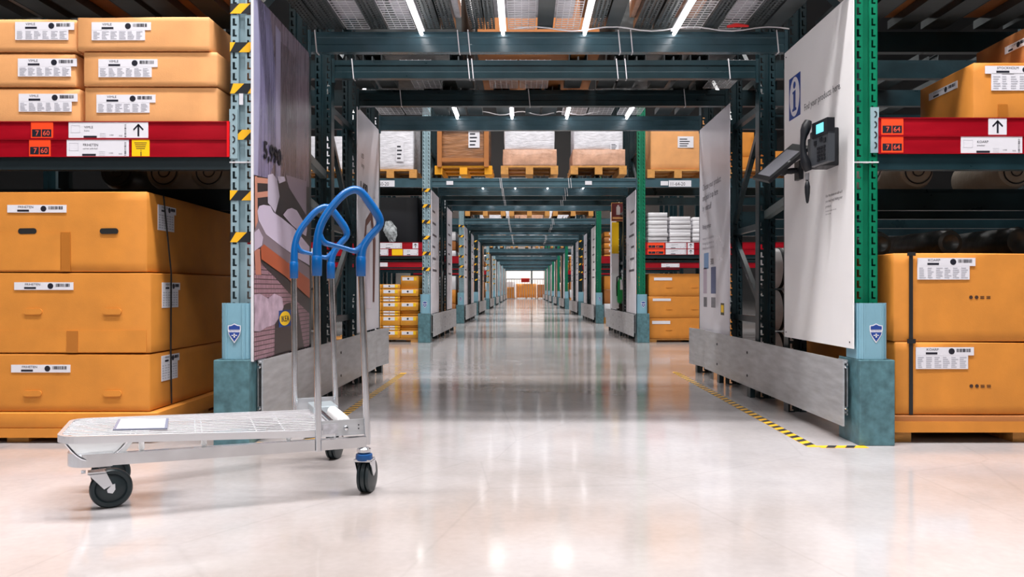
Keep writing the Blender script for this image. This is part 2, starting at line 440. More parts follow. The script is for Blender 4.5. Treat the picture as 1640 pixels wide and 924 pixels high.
def shield(parent, x, y, z, s=0.062):
    def pl(k, d, m, name, par, dz=0):
        pts = [(-.5, .42), (-.25, .46), (0, .58), (.25, .46), (.5, .42), (.5, .05), (.42, -.3), (.25, -.6), (0, -.95), (-.25, -.6), (-.42, -.3), (-.5, .05)]
        return MB().prism([(a*k*s, c*k*s+dz) for a, c in pts], lambda a, c, t: (x+a, y-d+t, z+c), 0.0008).build(name, m, par)
    w_ = pl(1.0, 0.002, M_LABEL, 'shield_sticker', parent)
    b = MB(); mb = paint('shield_blue', 28, 62, 140)
    k = 0.86*s
    b.prism([(-.5*k, .12*k), (.5*k, .12*k), (.5*k, .42*k), (.25*k, .46*k), (0, .58*k), (-.25*k, .46*k), (-.5*k, .42*k)], lambda a, c, t: (x+a, y-0.0026+t, z+c), 0.0005)
    b.prism([(-.5*k, -.12*k), (-.42*k, -.35*k), (-.25*k, -.6*k), (0, -.95*k), (.25*k, -.6*k), (.42*k, -.35*k), (.5*k, -.12*k)][::-1], lambda a, c, t: (x+a, y-0.0026+t, z+c), 0.0005)
    b.mats = [mb]; sub = b.build('shield_field', None, parent)
    t = MB(); t.mats = [mb]; t.text('RACK ARMOUR'[:0] or 'PROTECTION', 0.0075, (x, y-0.0028, z-0.002), UX, UZ, 'C')
    t.m = 0
    t.build('shield_print', None, parent)
    t2 = MB(); t2.box(x-0.012, x+0.012, y-0.0034, y-0.0028, z-0.022, z-0.018).box(x-0.003, x+0.003, y-0.0034, y-0.0028, z-0.030, z-0.012)
    t2.build('shield_emblem', M_LABEL, parent)

def rack_frame(r, side, y0):
    X = XL if side == 'left' else XR
    o = ORD[r]
    lab = '%s slotted rack frame on the %s side of the passage, %s row' % (
        {'left': 'blue-grey and dark teal', 'right': 'green and dark teal'}[side] if r < 3 or r == 4 else 'dark teal', side, o)
    t = thing('rack_frame', lab, 'rack', (X, y0, 0))
    for k, off in enumerate(OFF):
        y = y0+off
        key = 'teal'
        if k == 0: key = 'blue' if side == 'left' else 'green'
        if r == 3 and k == 0: key = 'teal'
        p = link('upright', pmesh((key, r < 5)), t, (X, y, 0.0))
        if k in (0,): p['label'] = {'blue': 'pale blue-grey front post', 'green': 'green front post', 'teal': 'dark teal front post'}[key]
        if k == 0 and (side == 'left' or r == 3) and r < 6:
            if r == 0: zs = [(464-py)/350+.7 for py in (22, 84, 150, 224, 321, 388)]
            else: zs = [0.95+0.21*i for i in range(6)]
            for i, z in enumerate(zs): hazard(p, X, y, z, i+r)
        if k == 0 and r == 0:
            zt = (464-261)/350+.7
            MB().box(X-0.056, X+0.056, y-0.004, y+0.085, zt, zt+0.006).build('white_tie', M_WHITE, p)
            if side == 'left': MB().box(X-0.012, X+0.006, y-0.003, y-0.001, (464-168)/350+.7, (464-150)/350+.7).build('small_sticker', M_LABEL, p)
            # side-bay beam connector with hooks
            s = -1 if side == 'left' else 1
            xx = X+s*0.052; b = MB()
            b.mat(M_BLUE)
            z0, z1 = (464-(254 if side == 'left' else 245))/350+.7, (464-(175 if side == 'left' else 172))/350+.7
            if side == 'left': b.box(X-0.056, X-0.018, y-0.006, y-0.001, z0, z1)
            else: b.box(X+0.018, X+0.056, y-0.006, y-0.001, z0, z1)
            b.mat(M_TAPEK)
            for q in range(4):
                zz = z0+0.02+q*(z1-z0-0.02)/4
                cx = X-0.038 if side == 'left' else X+0.038
                b.prism([(0.002, 0), (0.009, 0.008), (0.009, 0.022), (0.002, 0.030), (-0.004, 0.028), (0.004, 0.019), (0.004, 0.010), (-0.004, 0.002)], lambda u, v, tt: (cx+u, y-0.0075+tt, zz+v), 0.002)
            b.build('beam_connector', None, p)
    # braces between post pairs
    for a, c in ((0, 1), (2, 3), (3, 4)):
        ya, yc = y0+OFF[a]+0.07, y0+OFF[c]+0.01
        for z in ((0.5, 1.12, 1.9, 2.6) if r < 4 else (1.12,)):
            MB().obb((X, ya, z), (X, yc, z), 0.035, 0.04).build('horizontal_brace', M_TEAL, t)
        if r < 4:
            for z, z2 in ((0.55, 1.08), (1.85, 1.2), (1.95, 2.55)):
                MB().obb((X, ya, z), (X, yc, z2), 0.03, 0.04).build('diagonal_brace', M_TEAL, t)
    for a, c in ((1, 2),):
        for z in (1.24, 1.5, 2.5):
            if r < 4: MB().obb((X, y0+OFF[a]+0.07, z), (X, y0+OFF[c]+0.01, z-0.06), 0.04, 0.05).build('row_spacer', mat('brace_grey', (0.16, 0.2, 0.205), 0.4, 0.3), t)
    return t

def column_guard(r, side, y0):
    X = XL if side == 'left' else XR; s = 1 if side == 'left' else -1
    o = ORD[r]
    t = thing('column_guard', 'blue post protector with %s around the %s front post, %s row' % (
        'a shield sticker' if r < 3 else 'a dark steel box base', side, o), 'post protector', (X, y0-0.01, 0))
    xa, xb = (-1.389, -1.229) if side == 'left' else (1.528, 1.666)
    if side == 'right': xa, xb = 1.508, 1.666
    b = MB().cbox(xa, xb, y0-0.075, y0-0.058, 0, 0.385, 0.004)
    b.cbox(xa, xa+0.012, y0-0.06, y0+0.16, 0, 0.385, 0.003).cbox(xb-0.012, xb, y0-0.06, y0+0.16, 0, 0.385, 0.003)
    b.build('steel_box', M_GUARD, t)
    sa, sb = (-1.36, -1.236) if side == 'left' else (1.511, 1.64)
    b = MB(); rc = 0.028; yf = y0-0.06
    pts = [(sa+rc-rc*math.cos(k*PI/12), yf+rc-rc*math.sin(k*PI/12)) for k in range(7)]+[(sb-rc+rc*math.sin(k*PI/12), yf+rc-rc*math.cos(k*PI/12)) for k in range(7)]
    for (ax, ay), (bx_, by) in zip(pts[:-1], pts[1:]):
        b.add([(ax, ay, .387), (bx_, by, .387), (bx_, by, .64), (ax, ay, .64)], [(0, 1, 2, 3)])
    for x_, y_ in (pts[0], pts[-1]):
        b.add([(x_, y_, .387), (x_, y0+0.08, .387), (x_, y0+0.08, .64), (x_, y_, .64)], [(0, 1, 2, 3)])
    o_ = b.build('plastic_sleeve', M_SLEEVE, t)
    md = o_.modifiers.new('s', 'SOLIDIFY'); md.thickness = 0.004; md.offset = 1
    if r < 3: shield(t, (sa+sb)/2+(0.0 if side == 'left' else 0.010), y0-0.0635, 0.515, 0.058)
    return t

def guard_rail(r, side, y0):
    s = 1 if side == 'left' else -1
    X = -1.19 if side == 'left' else 1.462
    L = OFF[-1]+0.1
    t = thing('guard_rail', 'scuffed grey crash rail low along the %s side of the passage, %s row' % (side, ORD[r]), 'guard rail', (X, y0, 0))
    b = MB(); e = 0.45
    for (ya, xa, yb, xb) in ((y0, X, y0+L-e, X), (y0+L-e, X, y0+L, X+s*0.028)):
        b.add([(xa, ya, .075), (xb, yb, .065), (xb, yb, .372), (xa, ya, .378), (xa-s*0.008, ya, .075), (xb-s*0.008, yb, .065), (xb-s*0.008, yb, .372), (xa-s*0.008, ya, .378)],
              [(0, 1, 2, 3), (4, 7, 6, 5), (0, 3, 7, 4), (1, 5, 6, 2), (3, 2, 6, 7), (0, 4, 5, 1)])
    b.build('plate', M_GALV, t)
    for k, yy in enumerate((y0+0.03, y0+1.5, y0+2.3, y0+L-0.15)):
        b = MB(); xa = X-s*0.009; xb = X-s*0.042 if k else X-s*0.036
        if k == 0:
            b.box(xa, xb, yy, yy+0.10, 0.13, 0.136).box(xa, xb, yy, yy+0.10, 0.36, 0.366).box(xb, xb+s*0.005, yy, yy+0.10, 0.12, 0.376)
        else: b.box(xa, xb, yy, yy+0.07, 0.0, 0.33)
        b.build('bracket', M_GALV if k == 0 else M_TEAL, t)
        if k in (1, 2) and r < 3:
            for zz in (0.14, 0.29):
                MB().lathe([(0.009, 0), (0.009, 0.003), (0.004, 0.004)], (X+s*0.0, yy+0.035, zz), (s, 0, 0), 8).build('bolt', M_INK, t)
    if r == 0:
        for zz in (0.155, 0.345):
            MB().lathe([(0.008, 0), (0.008, 0.006), (0.003, 0.008)], (X-s*0.026, y0+0.03, zz), (0, -1, 0), 8).build('bolt', M_CHROME, t)
    return t

XA, XB = -1.232, 1.514           # clear width of the passage
def cross_beam(r, k, y0):
    y = y0+OFF[k]
    pos = ['front', 'second', 'third', 'fourth', 'rear'][k]
    if r < 2: lab = '%s of five blue-grey steel beams spanning the passage overhead in the %s row' % (pos, ORD[r]); g = None
    else: lab = '%s of five blue-grey beams spanning the passage overhead, %s row' % (pos, ORD[r]); g = 'passage beams of the %s row' % ORD[r]
    t = thing('cross_beam', lab, 'beam', ((XA+XB)/2, y, BZ0), g)
    m = M_BEAM if k in (0, 1, 4) else M_TEAL
    pr = [(0, 0), (0.05, 0), (0.05, 0.125), (0.03, 0.125), (0.03, 0.10), (0, 0.10), (0.0, 0.085), (0.006, 0.08), (0.006, 0.045), (0, 0.04)]
    MB().prism(pr, lambda a, c, tt: (XA+0.006+tt, y+a, BZ0+c), XB-XA-0.012).build('beam', m, t)
    for xx, sg in ((XA, 1), (XB, -1)):
        b = MB().box(xx+sg*0.001, xx+sg*0.02, y-0.006, y-0.002, BZ0-0.03, BZ1)
        b.build('end_plate', m, t)
    if k == 4 or r > 3: return t
    ties = {0: (-0.35, 0.53, -0.28, 0.6), 1: (-0.365, -0.305, 0.555, 0.625, -1.18, 1.46), 2: (-1.09, -0.345, -0.32, 0.61, 0.665, 1.33), 3: (0.05, 1.2, -0.9)}[k] if r == 0 else (-0.3, -0.28, 0.61, 0.64)
    for x in ties:
        b = MB().obb((x, y-0.004, BZ0-0.004), (x-0.012, y-0.004, BZ1), 0.006, 0.004, (0, 1, 0)); b.obb((x, y-0.004, BZ0-0.003), (x, y+0.05, BZ0-0.003), 0.006, 0.003)
        b.build('cable_tie', M_WHITE, t)
    return t

def perf_mat():
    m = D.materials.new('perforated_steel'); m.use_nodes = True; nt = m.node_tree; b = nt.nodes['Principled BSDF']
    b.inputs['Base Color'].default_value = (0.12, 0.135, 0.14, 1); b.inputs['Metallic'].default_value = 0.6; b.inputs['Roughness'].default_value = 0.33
    tc = nt.nodes.new('ShaderNodeTexCoord'); sp = nt.nodes.new('ShaderNodeSeparateXYZ'); nt.links.new(tc.outputs['Object'], sp.inputs[0])
    def M(op, a, c=None):
        n = nt.nodes.new('ShaderNodeMath'); n.operation = op
        for i, v in enumerate((a, c)):
            if v is None: continue
            if isinstance(v, (int, float)): n.inputs[i].default_value = v
            else: nt.links.new(v, n.inputs[i])
        return n.outputs[0]
    def cell(o, p): return M('ABSOLUTE', M('SUBTRACT', M('FRACT', M('DIVIDE', o, p)), 0.5))
    cx = M('LESS_THAN', cell(sp.outputs[0], 0.022), 0.27); cy = M('LESS_THAN', cell(sp.outputs[1], 0.030), 0.30)
    a = M('SUBTRACT', 1.0, M('MULTIPLY', cx, cy)); nt.links.new(a, b.inputs['Alpha'])
    return m
M_PERF = perf_mat()
def plank_mesh(w, L, m):
    b = MB(); b.mat(m); b.box(-w/2+0.001, w/2-0.001, 0, L, 0.0, 0.003)
    b.mat(M_DECK)
    for s in (-1, 1):
        b.box(s*w/2, s*(w/2-0.003), 0, L, -0.002, 0.045); b.box(s*w/2, s*(w/2-0.014), 0, L, 0.042, 0.045)
    b.box(-0.004, 0.004, 0, L, 0.003, 0.028)
    return b.mesh('plank')
def mesh_panel(w, L):
    b = MB(); n = max(2, int(w/0.034)); k = int(L/0.034)
    for i in range(n+1): x = -w/2+w*i/n; b.box(x-0.0018, x+0.0018, 0, L, 0.004, 0.0075)
    for j in range(k+1): y = L*j/k; b.box(-w/2, w/2, y-0.0018, y+0.0018, 0, 0.004)
    b.box(-w/2, w/2, L*0.33, L*0.33+0.012, -0.01, 0); b.mats = [M_WIRE]
    return b.mesh('wire_mesh_panel')
PK = {}
def deck(r, name, ya, yb, z, items, label, x0):
    t = thing('overhead_deck', label, 'deck', (x0, ya, z)); L = yb-ya
    for kind, xa, xb in items:
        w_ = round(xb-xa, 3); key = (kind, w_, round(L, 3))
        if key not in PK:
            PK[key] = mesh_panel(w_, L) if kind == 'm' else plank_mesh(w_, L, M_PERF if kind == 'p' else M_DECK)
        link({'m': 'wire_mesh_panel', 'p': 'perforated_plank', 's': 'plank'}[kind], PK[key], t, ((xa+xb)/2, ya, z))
    return t
def px_items(lst):      # deck elements of the nearest row, widths in metres
    return [(k, (a-838)*4.4/1260, (b-838)*4.4/1260) for k, a, b in lst]
ROW1A = px_items([('p', 490, 511), ('p', 514, 546), ('m', 549, 587), ('p', 590, 616), ('m', 619, 662), ('p', 680, 703), ('p', 706, 728),
                  ('p', 752, 775), ('p', 777, 792), ('m', 814, 857), ('s', 861, 886), ('m', 890, 929), ('p', 946, 968), ('s', 971, 994), ('p', 1018, 1046), ('p', 1050, 1074),
                  ('m', 1093, 1128), ('p', 1131, 1153), ('m', 1157, 1194), ('p', 1197, 1222), ('s', 1226, 1256)])
def reg_items(r, xa=XA+0.02, xb=XB-0.02):
    out = []; x = xa; i = 0
    rnd = random.Random(r*11+3)
    while x < xb-0.1:
        k = 's' if rnd.random() < 0.62 else 'm'; w_ = 0.12 if k == 's' else 0.20
        out.append((k, x, x+w_)); x += w_+rnd.choice((0.02, 0.05, 0.12)); i += 1
    return out

M_TUBE = mat('lamp_tube_glow', (1, 1, 1), 0.3, emis=(1, 0.97, 0.98), estr=9)
def tube_lamp(x, ya, yb, z, label, group):
    t = thing('tube_lamp', label, 'lamp', (x, ya, z), group)
    MB().tube([(x, ya+0.02, z), (x, yb-0.004, z)], 0.010, 10).build('tube', M_TUBE, t, True)
    b = MB().box(x-0.018, x+0.018, ya, yb, z+0.016, z+0.028)
    b.build('housing', M_WHITE, t)
    return t

def panel_text_lines(b, X, s, ya, z, n, wid, dz, h):
    """s=+1 faces +X (left panel), -1 faces -X"""
    u = UY if s > 0 else -UY
    return b

for r, y0 in enumerate(ROWS):
    for side in ('left', 'right'):
        rack_frame(r, side, y0); column_guard(r, side, y0); guard_rail(r, side, y0)
    for k in range(5): cross_beam(r, k, y0)
    if r == 0: itA = ROW1A
    else: itA = reg_items(r)
    nm = ORD[r]
    deck(r, 'a', y0+0.055, y0+OFF[1]-0.004, BZ1+0.004, itA, 'overhead deck of %s between the front beams of the %s row' % ('perforated planks and wire mesh' if r < 1 else 'steel planks', nm), 0.14)
    deck(r, 'b', y0+OFF[2]+0.055, y0+OFF[3]-0.004, BZ1+0.004, reg_items(r+20), 'overhead deck of steel planks in the middle of the %s row' % nm, 0.14)
    deck(r, 'c', y0+OFF[3]+0.055, y0+OFF[4]-0.004, BZ1+0.004, reg_items(r+40), 'overhead deck of steel planks at the back of the %s row' % nm, 0.14)
    for j, x in enumerate((-0.58, -0.115, 0.35, 0.86)):
        if r == 0:
            la = '%s of the four glowing tube lamps under the nearest front deck' % ['leftmost', 'second from left', 'third from left', 'rightmost'][j]; ga = 'tube lamps under the front of the nearest row'
        else: la = '%s short glowing tube lamp under the front deck of the %s row' % (['leftmost', 'second', 'third', 'rightmost'][j], nm); ga = 'tube lamps under the front of the %s row' % nm
        tube_lamp(x, y0+0.12, y0+0.893, BZ1-0.026, la, ga)
        tube_lamp(x+0.02, y0+2.35, y0+3.093, BZ1-0.026, '%s short glowing tube lamp at the back of the %s row' % (['leftmost', 'second', 'third', 'rightmost'][j], nm), 'tube lamps under the back of the %s row' % nm)

# white cable draped along the lamps of the nearest row
def cable(pts, label, r=0.004, name='cable'):
    o = MB().tube(pts, r, 6).build(name, M_WHITE, None, True); return props(o, label, 'cable')
pts = []
for k in range(25):
    t = k/24; x = -0.05+t*1.55; pts.append((x, 4.44, 2.172+0.012*math.sin(t*PI*7)))
cable(pts, 'white cable draped along the top of the second overhead beam')
pts = [(x/20*1.0-0.35, 6.62, 2.20-0.03*math.sin(x/20*PI*3)**2) for x in range(21)]
cable(pts, 'white cable sagging between lamps at the fourth overhead beam')
MB_ = MB().tube([(1.14, 4.40, 2.172), (1.19, 4.40, 2.180), (1.26, 4.40, 2.175)], [0.007, 0.012, 0.006], 8).build('red_connector', mat('red_plastic', (0.8, 0.02, 0.02), 0.4), None, True)
props(MB_, 'small red cable connector under the deck at upper right', 'connector')

# ================================================================== passage wall boards
def board(X, s, ya, yb, z0, z1, name, label, m, cat='board'):
    """board lining the rack side; s=+1 faces +X"""
    t = thing(name, label, cat, (X, (ya+yb)/2, z0))
    xa = X-s*0.006
    MB().box(xa, X, ya, yb, z0, z1).build('sheet', m, t)
    return t
def prn(b, X, s, st, size, ya, z, d=0.001, sq=1.0):
    u = UY if s > 0 else -UY
    b.text(st, size, (X+s*d, ya, z), u, UZ, squash=sq)
def wp(X, px, py):          # point of the photograph on the wall plane at X
    Y = X*1260/(px-838); return (Y, .7+(464-py)*Y/1260)

# --- left photo poster
XPL = -1.222
pst = board(XPL, 1, 3.56, 4.49, 0.375, 2.05, 'photo_poster', 'tall photo poster of a bedroom with price, left of the passage by the trolley', None, 'poster')
pst.children[0].data.materials.clear(); pst.children[0].data.materials.append(mat('poster_wood_print', S(120, 106, 118), 0.28, 0, 0.35, 6, stretch=(1, 9, 0.5)))
def poly(name, pts, key, rgb, layer, m=None, rough=0.3):
    q = [wp(XPL, px, py) for px, py in pts]
    q = [(min(4.485, max(3.562, a)), max(0.38, min(2.045, c))) for a, c in q]
    b = MB(); d = 0.0007*layer
    b.add([(XPL+d, a, c) for a, c in q], [list(range(len(q)))])
    o = b.build(name, m or paint(key, *rgb, rough=rough), pst)
    return o
L_ = lambda k: k
poly('printed_curtain', [(405, -60), (432, -30), (440, 100), (444, 250), (424, 300), (405, 310)], 'curtain', (118, 112, 142), 1, mat('poster_curtain', S(112, 106, 138), 0.28, 0, 0.35, 7, stretch=(1, 7, 0.3)))
poly('printed_curtain_fold', [(405, -50), (413, -40), (416, 120), (412, 300), (405, 310)], 'fold', (160, 158, 190), 2)
poly('printed_doorway', [(449, 66), (462, 78), (474, 92), (474, 300), (449, 290)], 'door', (96, 80, 86), 1, mat('poster_door', S(98, 84, 92), 0.28, 0, 0.3, 9, stretch=(1, 9, 0.3)))
poly('printed_frame', [(441, 40), (449, 52), (449, 290), (441, 290)], 'frame', (150, 142, 170), 2)
poly('printed_floor', [(405, 380), (495, 440), (495, 560), (405, 590)], 'rug', (120, 84, 92), 1)
poly('printed_dark_bed', [(406, 280), (495, 300), (495, 520), (430, 440), (406, 400)], 'darkbed', (42, 36, 40), 2)
poly('printed_slat', [(411, 284), (428, 286), (428, 294), (411, 293)], 'copper', (205, 140, 118), 4)
poly('printed_slat', [(411, 308), (428, 306), (428, 315), (411, 317)], 'copper', (0, 0, 0), 4)
poly('printed_post', [(407, 282), (411, 282), (413, 420), (408, 420)], 'copper', (0, 0, 0), 4)
poly('printed_wall', [(457, 280), (490, 290), (490, 345), (462, 300)], 'wallp', (140, 124, 138), 3)
poly('printed_cloth', [(428, 280), (436, 278), (443, 288), (447, 315), (440, 341), (433, 330), (428, 325)], 'cloth', (190, 180, 198), 4)
poly('printed_cloth', [(443, 282), (455, 283), (456, 290), (446, 294)], 'cloth', (0, 0, 0), 4)
poly('printed_mattress', [(411, 338), (414, 330), (421, 328), (432, 330), (437, 340), (450, 349), (470, 365), (495, 395), (495, 425), (478, 415), (450, 395), (425, 375), (413, 352)], 'mattress', (206, 192, 214), 5)
poly('printed_pillow', [(452, 344), (459, 335), (466, 333), (474, 337), (482, 350), (491, 365), (489, 378), (482, 374), (466, 360)], 'pillow', (196, 180, 200), 6)
poly('printed_blanket', [(413, 352), (425, 375), (450, 396), (495, 428), (495, 452), (470, 436), (420, 395), (407, 400), (406, 370)], 'blanket', (132, 116, 126), 5)
poly('printed_pillow', [(406, 372), (413, 366), (420, 380), (418, 393), (406, 402)], 'pillow', (0, 0, 0), 6)
poly('printed_bed_rail', [(416, 397), (421, 391), (455, 417), (495, 448), (495, 478), (455, 442), (417, 415)], 'copper2', (176, 84, 48), 7)
poly('printed_post', [(406, 402), (415, 398), (417, 440), (408, 440)], 'copper3', (190, 120, 100), 6)
rug = [(406, 425), (420, 425), (440, 445), (470, 478), (495, 502), (495, 558), (406, 588)]
rm = D.materials.new('poster_rug_grid'); rm.use_nodes = True
_b = rm.node_tree.nodes['Principled BSDF']; _n = rm.node_tree.nodes.new('ShaderNodeTexBrick'); _t = rm.node_tree.nodes.new('ShaderNodeTexCoord')
_m = rm.node_tree.nodes.new('ShaderNodeMapping'); _m.inputs['Rotation'].default_value = (0, PI/2, 0)
rm.node_tree.links.new(_t.outputs['Object'], _m.inputs[0]); rm.node_tree.links.new(_m.outputs[0], _n.inputs['Vector']); rm.node_tree.links.new(_n.outputs[0], _b.inputs['Base Color'])
_n.offset = 0; _n.inputs['Scale'].default_value = 1; _n.inputs['Brick Width'].default_value = 0.022; _n.inputs['Row Height'].default_value = 0.024; _n.inputs['Mortar Size'].default_value = 0.0022
_n.inputs['Color1'].default_value = (*S(168, 128, 140), 1); _n.inputs['Color2'].default_value = (*S(150, 112, 124), 1); _n.inputs['Mortar'].default_value = (*S(60, 40, 46), 1); _b.inputs['Roughness'].default_value = 0.3
poly('printed_rug', rug, 'x', (0, 0, 0), 4, rm)
poly('printed_fur_throw', [(406, 472), (414, 470), (428, 478), (438, 470), (450, 476), (453, 492), (446, 508), (438, 520), (425, 524), (415, 531), (406, 530)], 'fur', (178, 152, 168), 6, mat('poster_fur', S(180, 156, 172), 0.5, 0, 0.3, 14))
poly('printed_stool', [(440, 500), (458, 486), (474, 482), (486, 560), (438, 574)], 'stool', (44, 32, 34), 5)
b = MB()
for q in range(9): prn(b, XPL, 1, '5,990', 0.115, wp(XPL, 420, 0)[0]+(q % 3)*0.003, 1.318+(q//3)*0.0025, 0.004+q*0.0004, 1.05)
b.build('price_print', M_INK, pst)
b = MB(); prn(b, XPL, 1, 'RSD', 0.03, wp(XPL, 447.5, 0)[0], 1.36, 0.004); prn(b, XPL, 1, '/pcs', 0.03, wp(XPL, 447.5, 0)[0], 1.325, 0.004); b.build('unit_print', paint('greyprint', 70, 62, 70), pst)
def logo(X, s, yc, zc, w_, h_, parent, d=0.005):
    u = 1 if s > 0 else -1
    MB().box(X+s*d, X+s*(d+0.0005), yc-w_/2, yc+w_/2, zc-h_/2, zc+h_/2).build('logo_field', paint('logoblue', 20, 62, 130), parent)
    n = 28
    MB().add([(X+s*(d+0.001), yc+0.46*w_*math.cos(t*2*PI/n), zc+0.44*h_*math.sin(t*2*PI/n)) for t in range(n)], [list(range(n))]).build('logo_oval', M_YELLOW, parent)
    b = MB(); U = UY if s > 0 else -UY
    for k in range(3):
        b.text('IKEA', h_*0.52, (X+s*(d+0.0016), yc+(k-1)*0.0015, zc-h_*0.19), U, UZ, 'C', w_/h_*0.62)
    b.build('logo_letters', paint('logoblue', 0, 0, 0), parent)
a0 = wp(XPL, 445, 497); a1 = wp(XPL, 464, 522)
logo(XPL, 1, (a0[0]+a1[0])/2, (a0[1]+a1[1])/2, a1[0]-a0[0], 0.083, pst)
MB().box(XPL-0.008, XPL+0.003, 3.553, 3.560, 0.375, 2.05).build('edge_strip', M_WHITE, pst)

# --- left second board (chair poster)
b2 = board(XPL, 1, 5.80, 6.66, 0.38, 2.05, 'price_poster', 'pale lilac poster with a chair picture and price, behind the trolley handles', M_LILAC, 'poster')
b = MB()
for q in range(4): prn(b, XPL, 1, '1,490', 0.10, 5.88+q*0.003, 1.45, 0.001+q*.0004, 1.3)
b.build('price_print', M_INK, b2)
b = MB(); prn(b, XPL, 1, 'LED', 0.05, 5.93, 1.70, 0.001, 1.2); prn(b, XPL, 1, 'lamp', 0.05, 5.93, 1.63, 0.001, 1.2); b.build('heading_print', paint('greyprint', 0, 0, 0), b2)
MB().tube([(XPL+0.001, 6.05, 0.62), (XPL+0.001, 6.03, 1.0), (XPL+0.001, 6.12, 1.22), (XPL+0.001, 6.32, 1.30), (XPL+0.001, 6.45, 1.1), (XPL+0.001, 6.42, 0.6)], [0.02, 0.03, 0.03, 0.045, 0.06, 0.035], 8, sx=0.05, up=(0, 0, 1)).build('printed_chair_back', paint('chairbrown', 96, 52, 44), b2)
MB().add([(XPL+0.003, 5.9, .55), (XPL+0.003, 6.3, .55), (XPL+0.003, 6.22, 1.15), (XPL+0.003, 6.12, 1.15)], [(0, 1, 2, 3)]).build('printed_chair_seat', paint('chairseat', 206, 196, 206), b2)
MB().box(XPL+0.0005, XPL+0.001, 6.0, 6.09, 0.575, 0.68).build('logo_field', paint('olive', 60, 54, 30), b2)
MB().box(XPL+0.001, XPL+0.0015, 6.01, 6.08, 0.595, 0.66).build('logo_oval', M_YELLOW, b2)
# a faint pink panel lower left
# --- right info board
XPR = 1.494
b3 = board(XPR, -1, 3.565, 4.50, 0.432, 2.05, 'info_board', 'large white information board with a blue i symbol, phone and tablet, right of the passage', M_BOARD, 'board')
i0, i1 = 1.494*1260/(1264-838), 1.494*1260/(1282-838)
blu = paint('infoblue', 22, 60, 140)
MB().box(XPR-0.001, XPR-0.0003, i1, i0, 1.645, 1.878).build('info_symbol_field', blu, b3)
n = 32; yc = (i0+i1)/2; zc = 1.762
MB().add([(XPR-0.0014, yc+0.078*math.cos(t*2*PI/n), zc+0.108*math.sin(t*2*PI/n)) for t in range(n)], [list(range(n))]).build('info_symbol_oval', M_LABEL, b3)
b = MB(); x_ = XPR-0.002
P = lambda pts: b.add([(x_, yc-a, zc+c) for a, c in pts], [list(range(len(pts)))])
P([(-0.03, 0.03), (0.018, 0.035), (0.018, -0.06), (0.032, -0.066), (0.032, -0.078), (-0.034, -0.078), (-0.034, -0.066), (-0.018, -0.06), (-0.018, 0.02), (-0.03, 0.018)])
P([(0.02*math.cos(t*2*PI/16), 0.064+0.02*math.sin(t*2*PI/16)) for t in range(16)])
b.build('info_symbol_letter', blu, b3)
b = MB(); prn(b, XPR, -1, 'Find your products here.', 0.052, 1.494*1260/(1288-838), 1.648, 0.001, 0.92); b.build('heading_print', M_INK, b3)
b = MB()
for k, tx in enumerate(('Use the phone to call us if', 'you need help finding your', 'products')): prn(b, XPR, -1, tx, 0.019, 3.885, 1.155-k*0.026, 0.001, 1.0)
b.build('body_print', paint('greyprint', 0, 0, 0), b3)
b = MB(); prn(b, XPR, -1, 'Information available in the store', 0.010, 3.885, 1.083, 0.001); prn(b, XPR, -1, 'Ask a co-worker', 0.010, 3.885, 1.068, 0.001); b.build('small_print', paint('greyprint', 0, 0, 0), b3)
for yy, zz in ((4.47, 2.02), (4.47, 0.46), (3.6, 0.46)):
    MB().lathe([(0.004, 0), (0.004, 0.002)], (XPR, yy, zz), (-1, 0, 0), 8).build('screw', M_INK, b3)
# --- right second board
b4 = board(XPR, -1, 5.70, 6.66, 0.35, 2.05, 'service_board', 'tall white board with small grey text and product pictures, right of the passage', M_LILAC, 'board')
b = MB()
for k, tx in enumerate(('Изаберите производ', 'На потребно место', 'набавите сами')): prn(b, XPR, -1, ('Choose your product', 'and pick it up here', 'by yourself')[k], 0.072, 6.55, 1.52-k*0.085, 0.001, 0.95)
prn(b, XPR, -1, 'Picking service', 0.055, 6.55, 1.20, 0.001, 0.9)
b.build('body_print', paint('greyprint2', 96, 92, 106), b4)
b = MB()
for k in range(3): prn(b, XPR, -1, 'We bring it to your home for a fee', 0.03, 6.55, 1.11-k*0.04, 0.001, 0.9)
b.build('small_print', paint('greyprint3', 140, 136, 148), b4)
b = MB(); prn(b, XPR, -1, '300', 0.07, 6.28, .90, 0.001); b.build('price_print', paint('greyprint', 0, 0, 0), b4)
MB().box(XPR-0.001, XPR, 6.34, 6.5, .87, 1.0).build('printed_icon', paint('iconblue', 110, 140, 180), b4)
MB().box(XPR-0.001, XPR, 6.10, 6.26, .67, .88).build('printed_product', paint('prodblue', 88, 96, 130), b4)
MB().box(XPR-0.001, XPR, 6.40, 6.52, .67, .88).build('printed_product', paint('prodgrey', 176, 160, 176), b4)
b = MB()
for k in range(7): b.box(XPR-0.001, XPR, 6.12+k*0.02, 6.128+k*0.02, .56, .64); b.box(XPR-0.001, XPR, 6.40+k*0.017, 6.408+k*0.017, .56, .64)
b.build('printed_barcode', M_INK, b4)
MB().box(XPR-0.001, XPR, 5.85, 5.95, .51, .60).build('logo_field', paint('olive', 0, 0, 0), b4)
MB().box(XPR-0.0016, XPR-0.001, 5.862, 5.938, .53, .585).build('logo_oval', M_YELLOW, b4)
